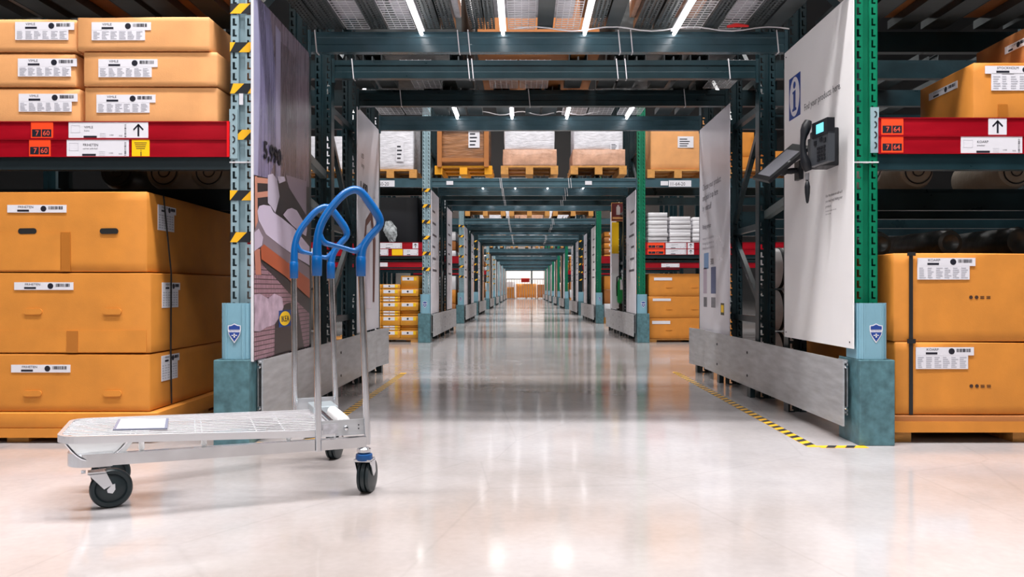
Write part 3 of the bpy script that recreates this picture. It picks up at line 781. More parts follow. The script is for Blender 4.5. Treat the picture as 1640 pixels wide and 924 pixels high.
# --- boards along the farther rows
for r in range(1, 9):
    y0 = ROWS[r]
    for s, X, side in ((1, XPL, 'left'), (-1, XPR, 'right')):
        for q, (ya, yb) in enumerate(((0.0, 0.95), (2.2, 3.06))):
            m = [M_LILAC, mat('wood_print_board', S(176, 140, 112), 0.3, 0, 0.3, 6, stretch=(1, 8, 0.5)), M_BOARD, M_LILAC][(r+q+(s > 0)) % 4] if r > 1 else M_LILAC
            t = board(X, s, y0+ya, y0+yb, 0.38, 2.03, 'wall_board', 'tall %s board at the %s %s of the passage in the %s row' % (
                'wood-print' if m.name.startswith('wood') else 'pale', 'front' if q == 0 else 'rear', side, ORD[r]), m)
            if r < 4:
                b = MB()
                for k in range(6): b.box(X+s*0.0005, X+s*0.001, y0+ya+0.15, y0+ya+0.15+0.1*(3+k % 3), 1.75-k*0.16, 1.78-k*0.16)
                b.build('printed_lines', paint('greyprint', 0, 0, 0), t)

# ================================================================== phone and tablet
ph = thing('wall_phone', 'black wall phone with lit blue display, mounted on the white information board', 'phone', (1.494, 3.8, 1.28))
MB().cbox(1.405, 1.4935, 3.72, 3.86, 1.288, 1.47, 0.006).build('wall_mount', M_BLACKP, ph)
def phl(a, c, d):       # phone face frame: a along the face (towards the camera), c up, d outwards
    A = Vector((0.02, -0.19, 0)).normalized(); Nn = Vector((-0.19, -0.02, 0)).normalized()
    return Vector((1.386, 3.80, 1.29))+A*a+UZ*c+Nn*(d+0.12*c*0)
def pbox(b, a0, a1, c0, c1, d0, d1):
    vs = [phl(a, c, d) for d in (d0, d1) for c in (c0, c1) for a in (a0, a1)]
    b.add(vs, [(0, 2, 3, 1), (4, 5, 7, 6), (0, 1, 5, 4), (2, 6, 7, 3), (0, 4, 6, 2), (1, 3, 7, 5)]); return b
MGP = mat('phone_grey', (0.045, 0.05, 0.058), 0.35)
pb = pbox(MB(), 0, 0.20, 0, 0.135, -0.02, 0.012).build('phone_body', MGP, ph)
pd = pbox(MB(), 0.05, 0.20, 0.128, 0.20, -0.02, 0.016).build('display_housing', M_BLACKP, ph)
pbox(MB(), 0.095, 0.165, 0.142, 0.185, 0.0165, 0.0175).build('display', mat('phone_screen', (0.1, 0.5, 0.6), 0.2, emis=S(110, 225, 250), estr=0.9), pd)
for i in range(3):
    for j in range(4):
        pbox(MB(), 0.10+i*0.028, 0.12+i*0.028, 0.012+j*0.018, 0.024+j*0.018, 0.0125, 0.016).build('key', M_BLACKP, pb)
for a, c in ((0.07, 0.092), (0.125, 0.10), (0.16, 0.092)):
    pbox(MB(), a, a+0.022, c, c+0.02, 0.0125, 0.017).build('function_key', M_BLACKP, pb)
hp = [phl(0.022, c, 0.02+0.028*math.sin(PI*(c+0.02)/0.24)) for c in [-0.02+k*0.24/10 for k in range(11)]]
MB().tube(hp, [0.017, 0.024, 0.023, 0.017, 0.014, 0.014, 0.014, 0.017, 0.023, 0.024, 0.017], 12, sx=0.95).build('handset', M_BLACKP, ph, True)
pts = []
p0 = phl(0.022, -0.03, 0.025)
for k in range(60):
    t = k/59; pts.append(p0+Vector((0.008*math.cos(k*0.9), 0.008*math.sin(k*0.9), -0.035*t)))
MB().tube(pts, 0.0022, 5).build('coiled_cord', mat('cord_grey', (0.14, 0.14, 0.15), 0.3), ph, True)
MB().lathe([(0.004, 0), (0.007, 0.01), (0.012, 0.05), (0.013, 0.08), (0.008, 0.105), (0.003, 0.11)][::-1], p0+Vector((0, 0, -0.145)), (0, 0, 1), 10).build('cord_bundle', M_BLACKP, ph, True)

tb = thing('tablet_terminal', 'black tilted tablet on a swivel arm beside the phone on the information board', 'tablet', (1.494, 4.2, 1.34))
MB().cbox(1.470, 1.4935, 4.19, 4.27, 1.29, 1.39, 0.004).build('wall_plate', M_BLACKP, tb)
MB().tube([(1.475, 4.23, 1.343), (1.44, 4.23, 1.338), (1.41, 4.23, 1.335)], [0.014, 0.017, 0.013], 10).lathe([(0.018, -0.022), (0.024, -0.018), (0.024, 0.018), (0.018, 0.022)], (1.395, 4.23, 1.337), (0, 1, 0), 16).build('swivel_arm', M_BLACKP, tb, True)
A = Vector((0.245, 0.0, 0.205)).normalized(); Nt = Vector((0.62, 0.32, -0.741)); Nt = (Nt-A*Nt.dot(A)).normalized(); Bq = Nt.cross(A)
if Bq.y < 0: Bq = -Bq
def tq(a, c, d): return Vector((1.378, 4.2, 1.378))+A*a+Bq*c+Nt*d
def tbox(a0, a1, c0, c1, d0, d1, b=None):
    b = b or MB(); vs = [tq(a, c, d) for d in (d0, d1) for c in (c0, c1) for a in (a0, a1)]
    return b.add(vs, [(0, 2, 3, 1), (4, 5, 7, 6), (0, 1, 5, 4), (2, 6, 7, 3), (0, 4, 6, 2), (1, 3, 7, 5)])
tbo = tbox(-0.145, 0.14, -0.09, 0.085, -0.008, 0.010).build('tablet_case', M_BLACKP, tb)
tbox(-0.10, 0.10, -0.065, 0.065, 0.0102, 0.014).build('back_plate', mat('tablet_back_grey', (0.30, 0.31, 0.33), 0.35), tbo)
tbox(-0.115, 0.09, -0.058, 0.065, -0.0105, -0.0082).build('screen', mat('tablet_screen', (0.22, 0.22, 0.24), 0.15, emis=S(120, 120, 130), estr=0.35), tbo)
MB().lathe([(0.008, 0), (0.008, 0.002)], tq(0.01, -0.074, -0.0082), -Nt, 12).build('button', M_GALV, tbo)
MB().tube([(1.395, 4.23, 1.337), tq(0.03, 0, 0.012)], 0.014, 8).build('case_bracket', M_BLACKP, tb, True)

# ================================================================== side bays of the nearest row
def price_rail(parent, x0, x1, y, z0, z1, name='price_rail'):
    b = MB().box(x0, x1, y-0.004, y, z0, z1).box(x0, x1, y-0.008, y, z1-0.004, z1).box(x0, x1, y-0.008, y, z0, z0+0.003)
    return b.build(name, M_RED, parent)
def ticket(parent, x0, x1, z0, z1, y, title, sub):
    o = MB().box(x0, x1, y-0.0065, y-0.0042, z0, z1).build('price_ticket', M_LABEL, parent)
    b = MB(); w_ = x1-x0; h = z1-z0; d = y-0.007
    b.text(title, h*0.2, (x0+w_*0.26, d, z0+h*0.62), UX, UZ); b.text(sub, h*0.13, (x0+w_*0.26, d, z0+h*0.44), UX, UZ)
    b.box(x0+w_*.25, x0+w_*.47, d, d+0.0003, z0+h*.06, z0+h*.18)
    b.text('3.990', h*0.11, (x0+w_*0.68, d, z0+h*0.18), UX, UZ); b.text('RSD', h*0.11, (x0+w_*0.84, d, z0+h*0.14), UX, UZ)
    for k in range(10): b.box(x0+w_*.93, x0+w_*.96, d, d+0.0003, z0+h*(.1+k*.08), z0+h*(.1+k*.08+.035*random.choice((.6, 1.2))))
    b.build('ticket_print', M_INK, o)
    g = MB(); n = 4
    for a0, a1, c0, c1 in ((.04, .19, .36, .38), (.04, .19, .78, .80), (.04, .048, .36, .80), (.182, .19, .36, .80)): g.box(x0+w_*a0, x0+w_*a1, d, d+0.0003, z0+h*c0, z0+h*c1)
    for k in range(3): g.box(x0+w_*.52, x0+w_*.62, d, d+0.0003, z0+h*(.1+.1*k), z0+h*(.13+.1*k))
    g.build('ticket_drawing', mat('pale_grey_ink', (0.58, 0.58, 0.63), 0.6), o)
    return o
def arrow_sign(parent, x0, x1, z0, z1, y, up=True):
    o = MB().box(x0, x1, y-0.0068, y-0.0042, z0, z1).build('arrow_sign', M_LABEL, parent)
    cx = (x0+x1)/2; h = (z1-z0); s = 1 if up else -1; zc = (z0+z1)/2; d = y-0.0072; w_ = h*0.055
    b = MB(); b.box(cx-w_, cx+w_, d, d+0.0003, zc-s*h*.36, zc+s*h*.34)
    for sg in (-1, 1):
        b.prism([(0, .40*h), (0, .26*h), (sg*.27*h, -.02*h), (sg*.31*h, .07*h)], lambda a, c, t: (cx+a, d+t, zc+s*c), 0.0003)
    b.build('arrow_print', M_INK, o); return o
def number_tag(parent, x0, x1, z0, z1, y, a, c):
    o = MB().box(x0, x1, y-0.0068, y-0.0042, z0, z1).build('number_tag', M_ORANGE, parent)
    w_ = x1-x0; h = z1-z0; d = y-0.0072
    MB().box(x0+.05*w_, x0+.46*w_, d, d+.0003, z0+.12*h, z0+.56*h).box(x0+.50*w_, x0+.93*w_, d, d+.0003, z0+.12*h, z0+.56*h).build('tag_print', M_INK, o)
    MB().text(a, h*.42, (x0+.2*w_, d-.0003, z0+.2*h), UX, UZ).text(c, h*.42, (x0+.54*w_, d-.0003, z0+.2*h), UX, UZ).build('tag_digits', mat('tag_red', (0.9, 0.10, 0.05), 0.5), o)
    return o

def shelf(name, label, x0, x1, ys, z, group=None, mats=None, drop=0, base=None):
    t = thing(name, label, 'shelf', ((x0+x1)/2, ys[0], z), group)
    for k, y in enumerate(ys):
        zd = z-(drop if k else 0)
        if drop and k:
            for xe in (x0+0.1, x1-0.16, (x0+x1)/2): MB().box(xe, xe+0.06, y+0.0, y+0.04, zd+0.1255, z+0.1275).build('riser', M_TEAL, t)
        o = MB().prism([(0, 0), (0.05, 0), (0.05, 0.125), (0.03, 0.125), (0.03, 0.10), (0, 0.10)], lambda a, c, tt: (x0+tt, y+a, zd+c), x1-x0).build('beam', ((base or M_TEAL) if not (mats and mats[k]) else M_BEAM), t)
    return t
Y0 = 3.6
zz = lambda py: (464-py)/350+.7
xx = lambda px: (px-838)/350
lx0, lx1 = -3.98, XL-0.0527
rx0, rx1 = XR+0.0527, 4.26
# outer posts
for X, s in ((-4.035, 'left'), (4.315, 'right')):
    for r in range(9):
        t = thing('rack_frame', 'outer dark teal slotted rack frame at the far %s of the %s row' % (s, ORD[r]), 'rack', (X, ROWS[r], 0))
        for off in OFF: link('upright', pmesh(('teal', False)), t, (X, ROWS[r]+off, 0))
SH_Z = 1.25
shl = shelf('pallet_shelf', 'steel shelf with two red price rails in the left bay of the nearest row', lx0, lx1, [Y0+0.0, Y0+0.9], SH_Z, drop=0.095, base=M_TEALSHADE)
yr = Y0-0.004
ra = price_rail(shl, -3.9, lx1, yr, zz(223)+0.001, zz(195)); rb = price_rail(shl, -3.9, lx1, yr, zz(252), zz(223))
ticket(ra, xx(112), xx(208), zz(223), zz(196), yr, 'VIMLE', 'frame'); arrow_sign(ra, xx(208), xx(239), zz(223), zz(196), yr)
ticket(rb, xx(109), xx(208), zz(252), zz(224), yr, 'FRIHETEN', 'corner sofa-bed')
yt = MB().box(xx(213), xx(241), yr-0.0068, yr-0.0042, zz(252), zz(224)).build('info_tag', M_YELLOW, rb)
b = MB(); b.text('i', 0.045, (xx(226), yr-0.0072, zz(250.5)), UX, UZ)
for k in range(4): b.box(xx(217+k), xx(237-k), yr-0.0072, yr-0.007, zz(230+3*k), zz(229+3*k))
b.build('tag_print', M_INK, yt)
number_tag(ra, xx(52), xx(87), zz(223), zz(196), yr, '7', '60'); number_tag(rb, xx(49), xx(83), zz(251), zz(224), yr, '7', '60')
MB().box(lx1-0.012, lx1-0.002, yr-0.009, yr-0.0042, zz(252), zz(195)).build('rail_end_cap', mat('bright_red', (0.75, 0.005, 0.01), 0.35), shl)
shr = shelf('pallet_shelf', 'steel shelf with two red price rails in the right bay of the nearest row', rx0, rx1, [Y0+0.0, Y0+0.9], SH_Z, drop=0.095, base=M_TEAL)
ra = price_rail(shr, rx0, 4.2, yr, zz(218)+0.001, zz(189)); rb = price_rail(shr, rx0, 4.2, yr, zz(247), zz(218))
arrow_sign(ra, xx(1581), xx(1610), zz(218), zz(190), yr); ticket(rb, xx(1537), xx(1635), zz(247), zz(219), yr, 'KOARP', 'armchair')
number_tag(ra, xx(1410), xx(1445), zz(217), zz(190), yr, '7', '64'); number_tag(rb, xx(1410), xx(1445), zz(245), zz(219), yr, '7', '64')
for s_, a, c in (('left', lx0, lx1), ('right', rx0, rx1)):
    shelf('pallet_shelf', 'bare dark steel shelf beams at the back of the %s bay of the nearest row' % s_, a, c, [Y0+1.46, Y0+2.22, Y0+3.05], SH_Z-0.095, mats=[0, 0, 1])
    shelf('upper_shelf', 'high dark steel shelf beams over the %s bay of the nearest row' % s_, a, c, [Y0+0.0, Y0+0.9, Y0+1.46, Y0+2.22, Y0+3.05], BZ0)
    its = []
    x = a+0.05; i = 0
    while x < c-0.2: its.append(('s', x, x+0.13)); x += (0.17, 0.24, 0.19, 0.30)[i % 4]; i += 1
    deck(0, 's', Y0+0.055, Y0+0.896, BZ1+0.004, its, 'dark planked deck above the boxes of the %s bay, nearest row' % s_, (a+c)/2)
    deck(0, 's', Y0+1.52, Y0+3.04, BZ1+0.004, its[::2], 'dark planked deck at the back of the %s bay, nearest row' % s_, (a+c)/2)
# shelf planks under the middle-level goods
for s_, a, c in (('left', lx0, lx1), ('right', rx0, rx1)):
    its = []; x = a+0.05
    while x < c-0.15: its.append(('s', x, x+0.13)); x += 0.2
    deck(0, 'm', Y0+0.06, Y0+0.895, SH_Z+0.128, its, 'planked middle deck under the flat boxes of the %s bay, nearest row' % s_, (a+c)/2)

# --- left bay: flat cartons on the shelf
top = SH_Z+0.178
LV = [('VIMLE', 133, 349, 1.632, 1.472), ('VIMLE', 133, 347, 1.792, 1.636), ('VIMLE', 125, 339, 1.950, 1.795)]
pos3 = ['bottom', 'middle', 'top']
z_b = [(1.429, 1.632), (1.634, 1.791), (1.793, 1.947)]
lab_x = [153, 158, 149]; lab_y = [151, 95, 37]
for i, (z0, z1) in enumerate(z_b):
    xa, xb = [(133, 347), (133, 348), (125, 337)][i]
    o = carton(xx(xa), xx(xb), Y0+0.012-0.01*i, Y0+0.86, z0, z1, 'flat tan carton, %s of the right-hand stack on the red-railed shelf at left' % pos3[i], M_CARD2, n=6)
    yf = Y0+0.012-0.01*i-0.001
    ship_label(o, xx(lab_x[i]), zz(lab_y[i]), yf, 0.27, 'VIMLE', True, 0.036, 0.046)
    xa, xb = [(-95, 125), (-98, 119), (-96, 122)][i]
    o = carton(xx(xa), xx(xb), Y0+0.018-0.006*i, Y0+0.86, z0, z1-0.006, 'flat tan carton cut by the picture edge, %s of the left-hand stack on the shelf' % pos3[i], M_CARD2, n=6)
    ship_label(o, xx(lab_x[i]-125-[1, 6, 0][i]), zz(lab_y[i]-2), Y0+0.016-0.006*i, 0.27, 'VIMLE', True, 0.036, 0.046)
o = carton(-2.35, -1.75, Y0+1.5, Y0+2.2, SH_Z+0.034, 2.0, 'tall brown carton behind the flat cartons at upper left', M_CARD3)
MB().box(-1.7485, -1.745, Y0+1.6, Y0+1.9, 1.85, 1.93).build('paper_label', M_LABEL, o)

# --- left bay: three large cartons on a tray and pallet
trayz = 0.135
pl = pallet(-2.95, -1.70, Y0+0.02, Y0+1.16, 0.0, 'wooden pallet under the large cartons at lower left', h=0.065)
o = carton(-2.97, -1.672, Y0-0.012, Y0+1.19, 0.0655, 0.142, 'shallow cardboard tray under the stack of large cartons at left', M_CARD, name='carton_tray', n=8, bulge=0.004)
MB().box(xx(165), xx(245), Y0-0.018, Y0-0.0135, 0.028+0.0, 0.065).build('tray_skirt', M_CARD, o)
MB().box(-2.97, -1.675, Y0-0.017, Y0-0.0135, 0.026, 0.068).build('tray_lip', M_CARD, o)
zb = [(0.143, 0.408), (0.410, 0.780), (0.782, 1.152)]
xr = [(-2.96, xx(240)), (-2.96, xx(241)), (-2.97, xx(234))]
ttl = ['bottom', 'middle', 'top']
LB = []
for i, (z0, z1) in enumerate(zb):
    yf = Y0+0.004*i
    o = carton(xr[i][0], xr[i][1], yf, Y0+1.15, z0, z1, 'large orange-brown carton, %s of the stack of three at lower left' % ttl[i], M_CARD, n=7, bulge=0.003, sag=0.006)
    LB.append(o)
    ly = [584, 452, 328][i]; lx = [19, 23, 11][i]
    ship_label(o, xx(lx), zz(ly), yf-0.002, 0.27, 'FRIHETEN', False, 0.035)
    hy = [630, 499, 370][i]
    for hx in ([53, 181], [53, 180], [43, 174])[i]: oval_slot(o, xx(hx), zz(hy), yf-0.002, open_=(i == 2))
    # label on the side facing the passage, wrapped round the corner
    U2 = Vector((0, 1, 0)); N2 = Vector((1, 0, 0))
    ship_label(o, Vector((xr[i][1]+0.001, Y0+0.11, [zz(584)+0.03, zz(452), zz(330)+0.02][i])), 0, 0, 0.19, 'FRIHETEN', True, 0.035, 0.085, U2, N2)
patch(LB[2], xx(97), xx(112), 0.785, zz(372), Y0+0.008-0.002)
patch(LB[1], xx(107), xx(125), 0.412, zz(530), Y0+0.004-0.002)
MB().box(-2.9, xx(96), Y0+0.008-0.0045, Y0+0.008-0.001, 0.79, zz(373)).build('lower_flap', M_CARD, LB[2])
MB().box(-2.95, xx(234), Y0+0.004-0.0035, Y0+0.004-0.001, 0.415, zz(529)).build('lower_flap', M_CARD, LB[1])
s = MB().tube([(xr[2][1]+0.002, Y0+0.17, 1.15), (xr[1][1]+0.010, Y0+0.19, 0.78), (xr[1][1]+0.008, Y0+0.19, 0.41), (xr[0][1]+0.010, Y0+0.20, 0.15)], 0.004, 6)
props(s.build('strap', M_STRAP, None), 'thin black strap down the side of the large carton stack at left', 'strap')

# --- right bay
pr = pallet(1.685, 2.92, Y0+0.02, Y0+1.16, 0.0, 'wooden pallet under the large cartons at lower right', h=0.066)
o = carton(1.668, 2.95, Y0-0.012, Y0+1.19, 0.0665, 0.128, 'shallow cardboard tray under the two large cartons at right', M_CARD3, name='carton_tray', n=8, bulge=0.004)
MB().box(1.672, 2.94, Y0-0.017, Y0-0.0135, 0.05, 0.10).build('tray_lip', M_CARD, o)
RB = []
for i, (z0, z1, xa) in enumerate(((0.129, 0.461, 1.70), (0.463, 0.868, 1.695))):
    o = carton(xa, 2.93, Y0+0.003*i, Y0+1.15, z0, z1, 'large orange-brown carton, %s of the two stacked at lower right' % ('lower', 'upper')[i], M_CARD, n=7, bulge=0.003, sag=0.006)
    RB.append(o); yf = Y0+0.003*i-0.002
    ship_label(o, xx([1466, 1469][i]), zz([556, 413][i]), yf, 0.265, 'KOARP', True, 0.037, 0.062)
    g = MB(); z = zz([618, 476][i])
    for k, x in enumerate((1555, 1564, 1573, 1583)):
        if k < 2: g.prism([(0.009*math.cos(t*PI/3), 0.009*math.sin(t*PI/3)) for t in range(6)], lambda a, c, tt: (xx(x)+a, yf-0.002+tt, z+c), 0.001)
        else: g.box(xx(x)-0.009, xx(x)+0.009, yf-0.002, yf-0.001, z-0.006, z-0.002).box(xx(x)-0.009, xx(x)+0.009, yf-0.002, yf-0.001, z+0.002, z+0.005)
    g.build('handling_symbols', mat('brown_ink', (0.05, 0.02, 0.01), 0.6), o)
s = MB().box(xx(1455), xx(1461), Y0-0.007, Y0-0.0045, 0.13, 0.866).box(xx(1452), xx(1465), Y0-0.010, Y0-0.0045, 0.455, 0.475).box(xx(1452), xx(1465), Y0-0.010, Y0-0.0045, 0.855, 0.872)
props(s.build('strap', M_STRAP), 'black strap down the front left of the two large cartons at right', 'strap')
o = carton(xx(1565), 2.75, Y0+0.03, Y0+0.52, SH_Z+0.178, 1.750, 'medium orange-brown carton on the red-railed shelf at right', M_CARD, n=6)
ship_label(o, xx(1583), zz(103), Y0+0.028, 0.3, 'STOCKHOLM', False, 0.036); ship_label(o, xx(1593), zz(115), Y0+0.028, 0.28, '', True, 0.004, 0.075)
patch(o, xx(1604), xx(1619), SH_Z+0.18, zz(165), Y0+0.028)
ship_label(o, Vector((xx(1565)-0.001, Y0+0.42, 1.70)), 0, 0, 0.26, 'STOCKHOLM', False, 0.035, U=Vector((0, -1, 0)), N=Vector((-1, 0, 0)))
o = carton(2.33, 2.95, Y0+0.03, Y0+0.45, 1.7505, 1.92, 'brown carton cut by the picture edge on top of the medium carton at upper right', M_CARD3, n=4)
ship_label(o, Vector((2.329, Y0+0.2, 1.87)), 0, 0, 0.17, 'STOCKHOLM', False, 0.035, U=Vector((0, -1, 0)), N=Vector((-1, 0, 0)))

# rolls in the back half of the nearest row
def roll_x(x0, x1, y, z, r, m, label, group=None, strap=True, name='roll'):
    t = thing(name, label, 'roll', ((x0+x1)/2, y, z-r), group)
    rr = lambda k: r*(1+0.015*math.sin(k*2.3))
    n = 10
    prof = [(r*0.35, x0-0.03), (r*0.8, x0-0.015), (r*0.97, x0+0.03)]+[(rr(k), x0+0.06+(x1-x0-0.12)*k/n) for k in range(n+1)]+[(r*0.97, x1-0.03), (r*0.8, x1+0.015), (r*0.35, x1+0.03)]
    MB().lathe([(a, h) for a, h in prof], (0, y, z), (1, 0, 0), 24).build('wrapped_body', m, t, True)
    if strap:
        for xs_ in (x0+0.11, x1-0.11):
            MB().lathe([(r*1.0, -0.012), (r*1.03, -0.01), (r*1.03, 0.01), (r*1.0, 0.012)], (xs_, y, z), (1, 0, 0), 24).build('black_band', M_STRAP, t, True)
    return t
for k, zc_ in enumerate((0.2665, 0.558, 0.85)):
    roll_x(1.66, 2.6, 5.46, zc_, 0.139, M_ROLLW, 'white wrapped roll with black bands, %s of three seen between the posts at right' % ('lowest', 'middle', 'highest')[k], None)
    roll_x(-2.5, -1.38, 5.46, zc_, 0.139, M_ROLLW, 'white wrapped roll with black bands, %s of three behind the left passage posts' % ('lowest', 'middle', 'highest')[k], None)
for s_, xs_ in (('left', (-2.6, -1.75)), ('right', (1.75, 2.9))):
    p = pallet(xs_[0]-0.1, xs_[1]+0.1, Y0+1.5, Y0+2.2, 0, 'pallet under the wrapped rolls at the back of the %s bay' % s_, h=0.12)
def roll_y(x, z, y0_, y1_, r, m, label, group=None, name='rug_roll', inner=None, spiral=True):
    t = thing(name, label, 'roll', (x, y0_, z-r), group)
    prof = [(r*0.3, 0.012), (r*0.6, 0.0), (r*0.86, 0.004), (r, 0.03), (r*0.98, 0.2), (r*1.02, (y1_-y0_)*.6), (r, y1_-y0_)]
    MB().lathe(prof, (x, y0_, z), (0, 1, 0), 24).build('rolled_body', m, t, True)
    if not spiral: return t
    sp = [(x+r*0.07*q*math.cos(q*1.1)*1.0, y0_-0.004, z+r*0.07*q*math.sin(q*1.1)) for q in [2+i_*0.2 for i_ in range(56)]]
    MB().tube(sp, 0.004, 5).build('spiral_edge', inner or M_STRAP, t, True)
    return t
RZ = SH_Z-0.095+0.126
for k, x in enumerate((1.98, 2.28, 2.85)):
    roll_y(x, RZ+0.112, Y0+0.96, Y0+1.44, 0.11, (M_ROLLW, M_ROLLB, M_ROLLB)[k], ('white-wrapped rug roll behind the red rails nearest the green post', 'beige rug roll behind the red rails, between two white ones', 'beige rug roll behind the red rails at the right picture edge')[k])
for k, x in enumerate((1.84, 2.2, 2.56, 2.9)):
    roll_y(x, 0.87+0.066+0.006*k, Y0+0.45, Y0+1.1, 0.066+0.006*k, M_ROLLD, ['dark plastic-wrapped roll nearest the green post on the right carton stack', 'second dark wrapped roll from the green post on the right carton stack', 'third dark wrapped roll from the green post on the right carton stack', 'dark wrapped roll at the outer end of the right carton stack'][k], spiral=False)
for k, x in enumerate((-1.60, -1.83, -2.09, -2.36)):
    roll_y(x, RZ+0.105, Y0+0.96, Y0+1.44, 0.105, M_ROLLB if k < 3 else M_ROLLD, ['rolled rug beside the left post, above the big cartons', 'second rolled rug from the left post, above the big cartons', 'third rolled rug from the left post, above the big cartons', 'dark roll at the left end of the rug rolls above the big cartons'][k])

# goods above the deck of the nearest row
def wrapped(x0, x1, y0_, y1_, z0, z1, label, m, name='wrapped_load', tag=None, group=None, n=7):
    o = carton(x0, x1, y0_, y1_, z0, z1, label, m, group, 'pallet load', name, bulge=0.012, sag=0.01, n=n)
    if tag:
        tx, tz, tw, th_ = tag
        q = MB().box(tx, tx+tw, y0_-0.016, y0_-0.014, tz, tz+th_).build('paper_label', M_LABEL, o)
        b = MB()
        for k in range(4): b.box(tx+tw*.12, tx+tw*(.6+.08*(k % 3)), y0_-0.017, y0_-0.0162, tz+th_*(.12+k*.2), tz+th_*(.2+k*.2))
        b.build('label_print', M_INK, q)
    return o
up = [(-1.15, -0.78, M_WRAPW), (-0.72, -0.35, M_WRAPW), (-0.28, 0.28, M_WRAPW), (0.32, 0.55, M_CARD3), (0.6, 0.98, M_WRAPC), (1.05, 1.45, M_WRAPW)]
for k, (a, c, m) in enumerate(up):
    wrapped(a, c, Y0+0.1, Y0+0.85, BZ1+0.052, 2.75+0.1*(k % 3), '%s load seen through the overhead mesh of the nearest row, %s from left' % ('white wrapped' if m == M_WRAPW else 'brown carton', ('first', 'second', 'third', 'fourth', 'fifth', 'sixth')[k]), m, n=3)
for k, (a, c, m) in enumerate([(-1.1, -0.4, M_ROLLD), (-0.3, 0.5, M_CARD3), (0.6, 1.4, M_ROLLD)]):
    wrapped(a, c, Y0+1.55, Y0+2.95, BZ1+0.052, 2.9, ('dark', 'brown', 'dark')[k]+' wrapped load above the rear deck of the passage, %s' % ('left', 'centre', 'right')[k], m, n=3)
for k, (a, c, m) in enumerate([(-2.5, -1.5, M_CARD3), (-3.7, -2.6, M_WRAPW), (1.8, 2.8, M_CARD3), (2.9, 4.0, M_WRAPW)]):
    wrapped(a, c, Y0+0.1, Y0+0.85, BZ1+0.052, 2.9, '%s load on the high deck over the %s bay, %s post' % (('brown', 'white', 'brown', 'white')[k], ('left', 'left', 'right', 'right')[k], ('beside the', 'away from the')[k % 2]), m, n=3)

# ================================================================== second row goods
Y1 = ROWS[1]; k1 = 1260/Y1
x1f = lambda px: (px-838)/k1
z1f = lambda py: (464-py)/k1+.7
def load_on_beam(px0, px1, y, label_p, label_l, m, mp, ztop=3.0, tray=None, z0=BZ1+0.0505, tag=None, xf=x1f):
    a, c = xf(px0), xf(px1)
    t = thing('pallet', label_p, 'pallet', ((a+c)/2, y, z0))
    pallet_parts(t, a-0.05, c+0.05, y, y+0.8, z0, mp, 0.115)
    zt = z0+0.1155
    if tray:
        o = wrapped(a-0.02, c+0.03, y+0.0, y+0.8, zt, zt+0.22, tray, M_WRAPC, 'carton_tray'); zt += 0.2205
    wrapped(a, c, y+0.02, y+0.78, zt, ztop, label_l, m, tag=tag)
load_on_beam(702, 782, Y1+0.02, 'bright yellow pallet on the second row beam over the passage', 'brown furniture load in clear wrap on the yellow pallet', M_WRAPB, M_WOODY, tag=(x1f(750), z1f(236), 0.15, 0.24))
load_on_beam(808, 888, Y1+0.02, 'pallet under the middle white wrapped load over the passage', 'white wrapped load, middle one of three over the second row passage', M_WRAPW, M_WOOD, tray='pinkish wrapped tray under the middle white load over the passage')
load_on_beam(920, 998, Y1+0.02, 'pallet under the right white wrapped load over the passage', 'white wrapped load, rightmost of three over the second row passage', M_WRAPW, M_WOOD, tray='pinkish wrapped tray under the right white load over the passage', tag=(x1f(978), z1f(240), 0.11, 0.10))
load_on_beam(588, 661, Y1+0.02, z0=BZ1+0.002, label_p='pallet under the white cartons over the left bay of the second row', label_l='stack of white cartons in wrap over the left bay of the second row', m=M_WRAPW, mp=M_WOOD, tag=(x1f(634), z1f(258), 0.1, 0.26))
load_on_beam(1043, 1130, Y1+0.02, z0=BZ1+0.002, label_p='pallet under the tan wrapped load over the right bay of the second row', label_l='tan wrapped carton load with a white sheet, over the right bay of the second row', m=M_CARD2, mp=M_WOOD, tag=(x1f(1086), z1f(236), 0.21, 0.15))
load_on_beam(478, 553, Y1+0.02, z0=BZ1+0.002, label_p='pallet under white cartons seen between the left passage posts', label_l='white carton load glimpsed between the left passage posts', m=M_WRAPW, mp=M_WOOD, ztop=2.75)
t = pallet(2.75, 3.75, Y1+0.02, Y1+0.82, BZ1+0.002, 'pallet under the orange cartons seen between the right passage posts', h=0.12)
carton(2.80, 3.20, Y1+0.03, Y1+0.7, BZ1+0.123, 2.47, 'orange carton with a white label, seen between the right passage posts', M_CARD)
carton(2.78, 3.08, Y1+0.04, Y1+0.7, 2.471, 2.80, 'upper orange carton, seen between the right passage posts', M_CARD)
carton(3.25, 3.72, Y1+0.03, Y1+0.7, BZ1+0.123, 2.55, 'orange carton just left of the information board', M_CARD)
# timber frame of the brown load
fr = thing('timber_crate_frame', 'orange timber frame around the brown load on the yellow pallet', 'crate frame', (x1f(742), Y1, BZ1+0.14))
for px_ in (704, 779):
    MB().box(x1f(px_)-0.03, x1f(px_)+0.03, Y1-0.02, Y1+0.018, 2.33, 3.0).build('post', M_CARD3, fr)
for zc_ in (2.40, 2.86):
    MB().box(x1f(704)+0.03, x1f(779)-0.03, Y1-0.014, Y1+0.010, zc_, zc_+0.05).build('rail', M_CARD3, fr)
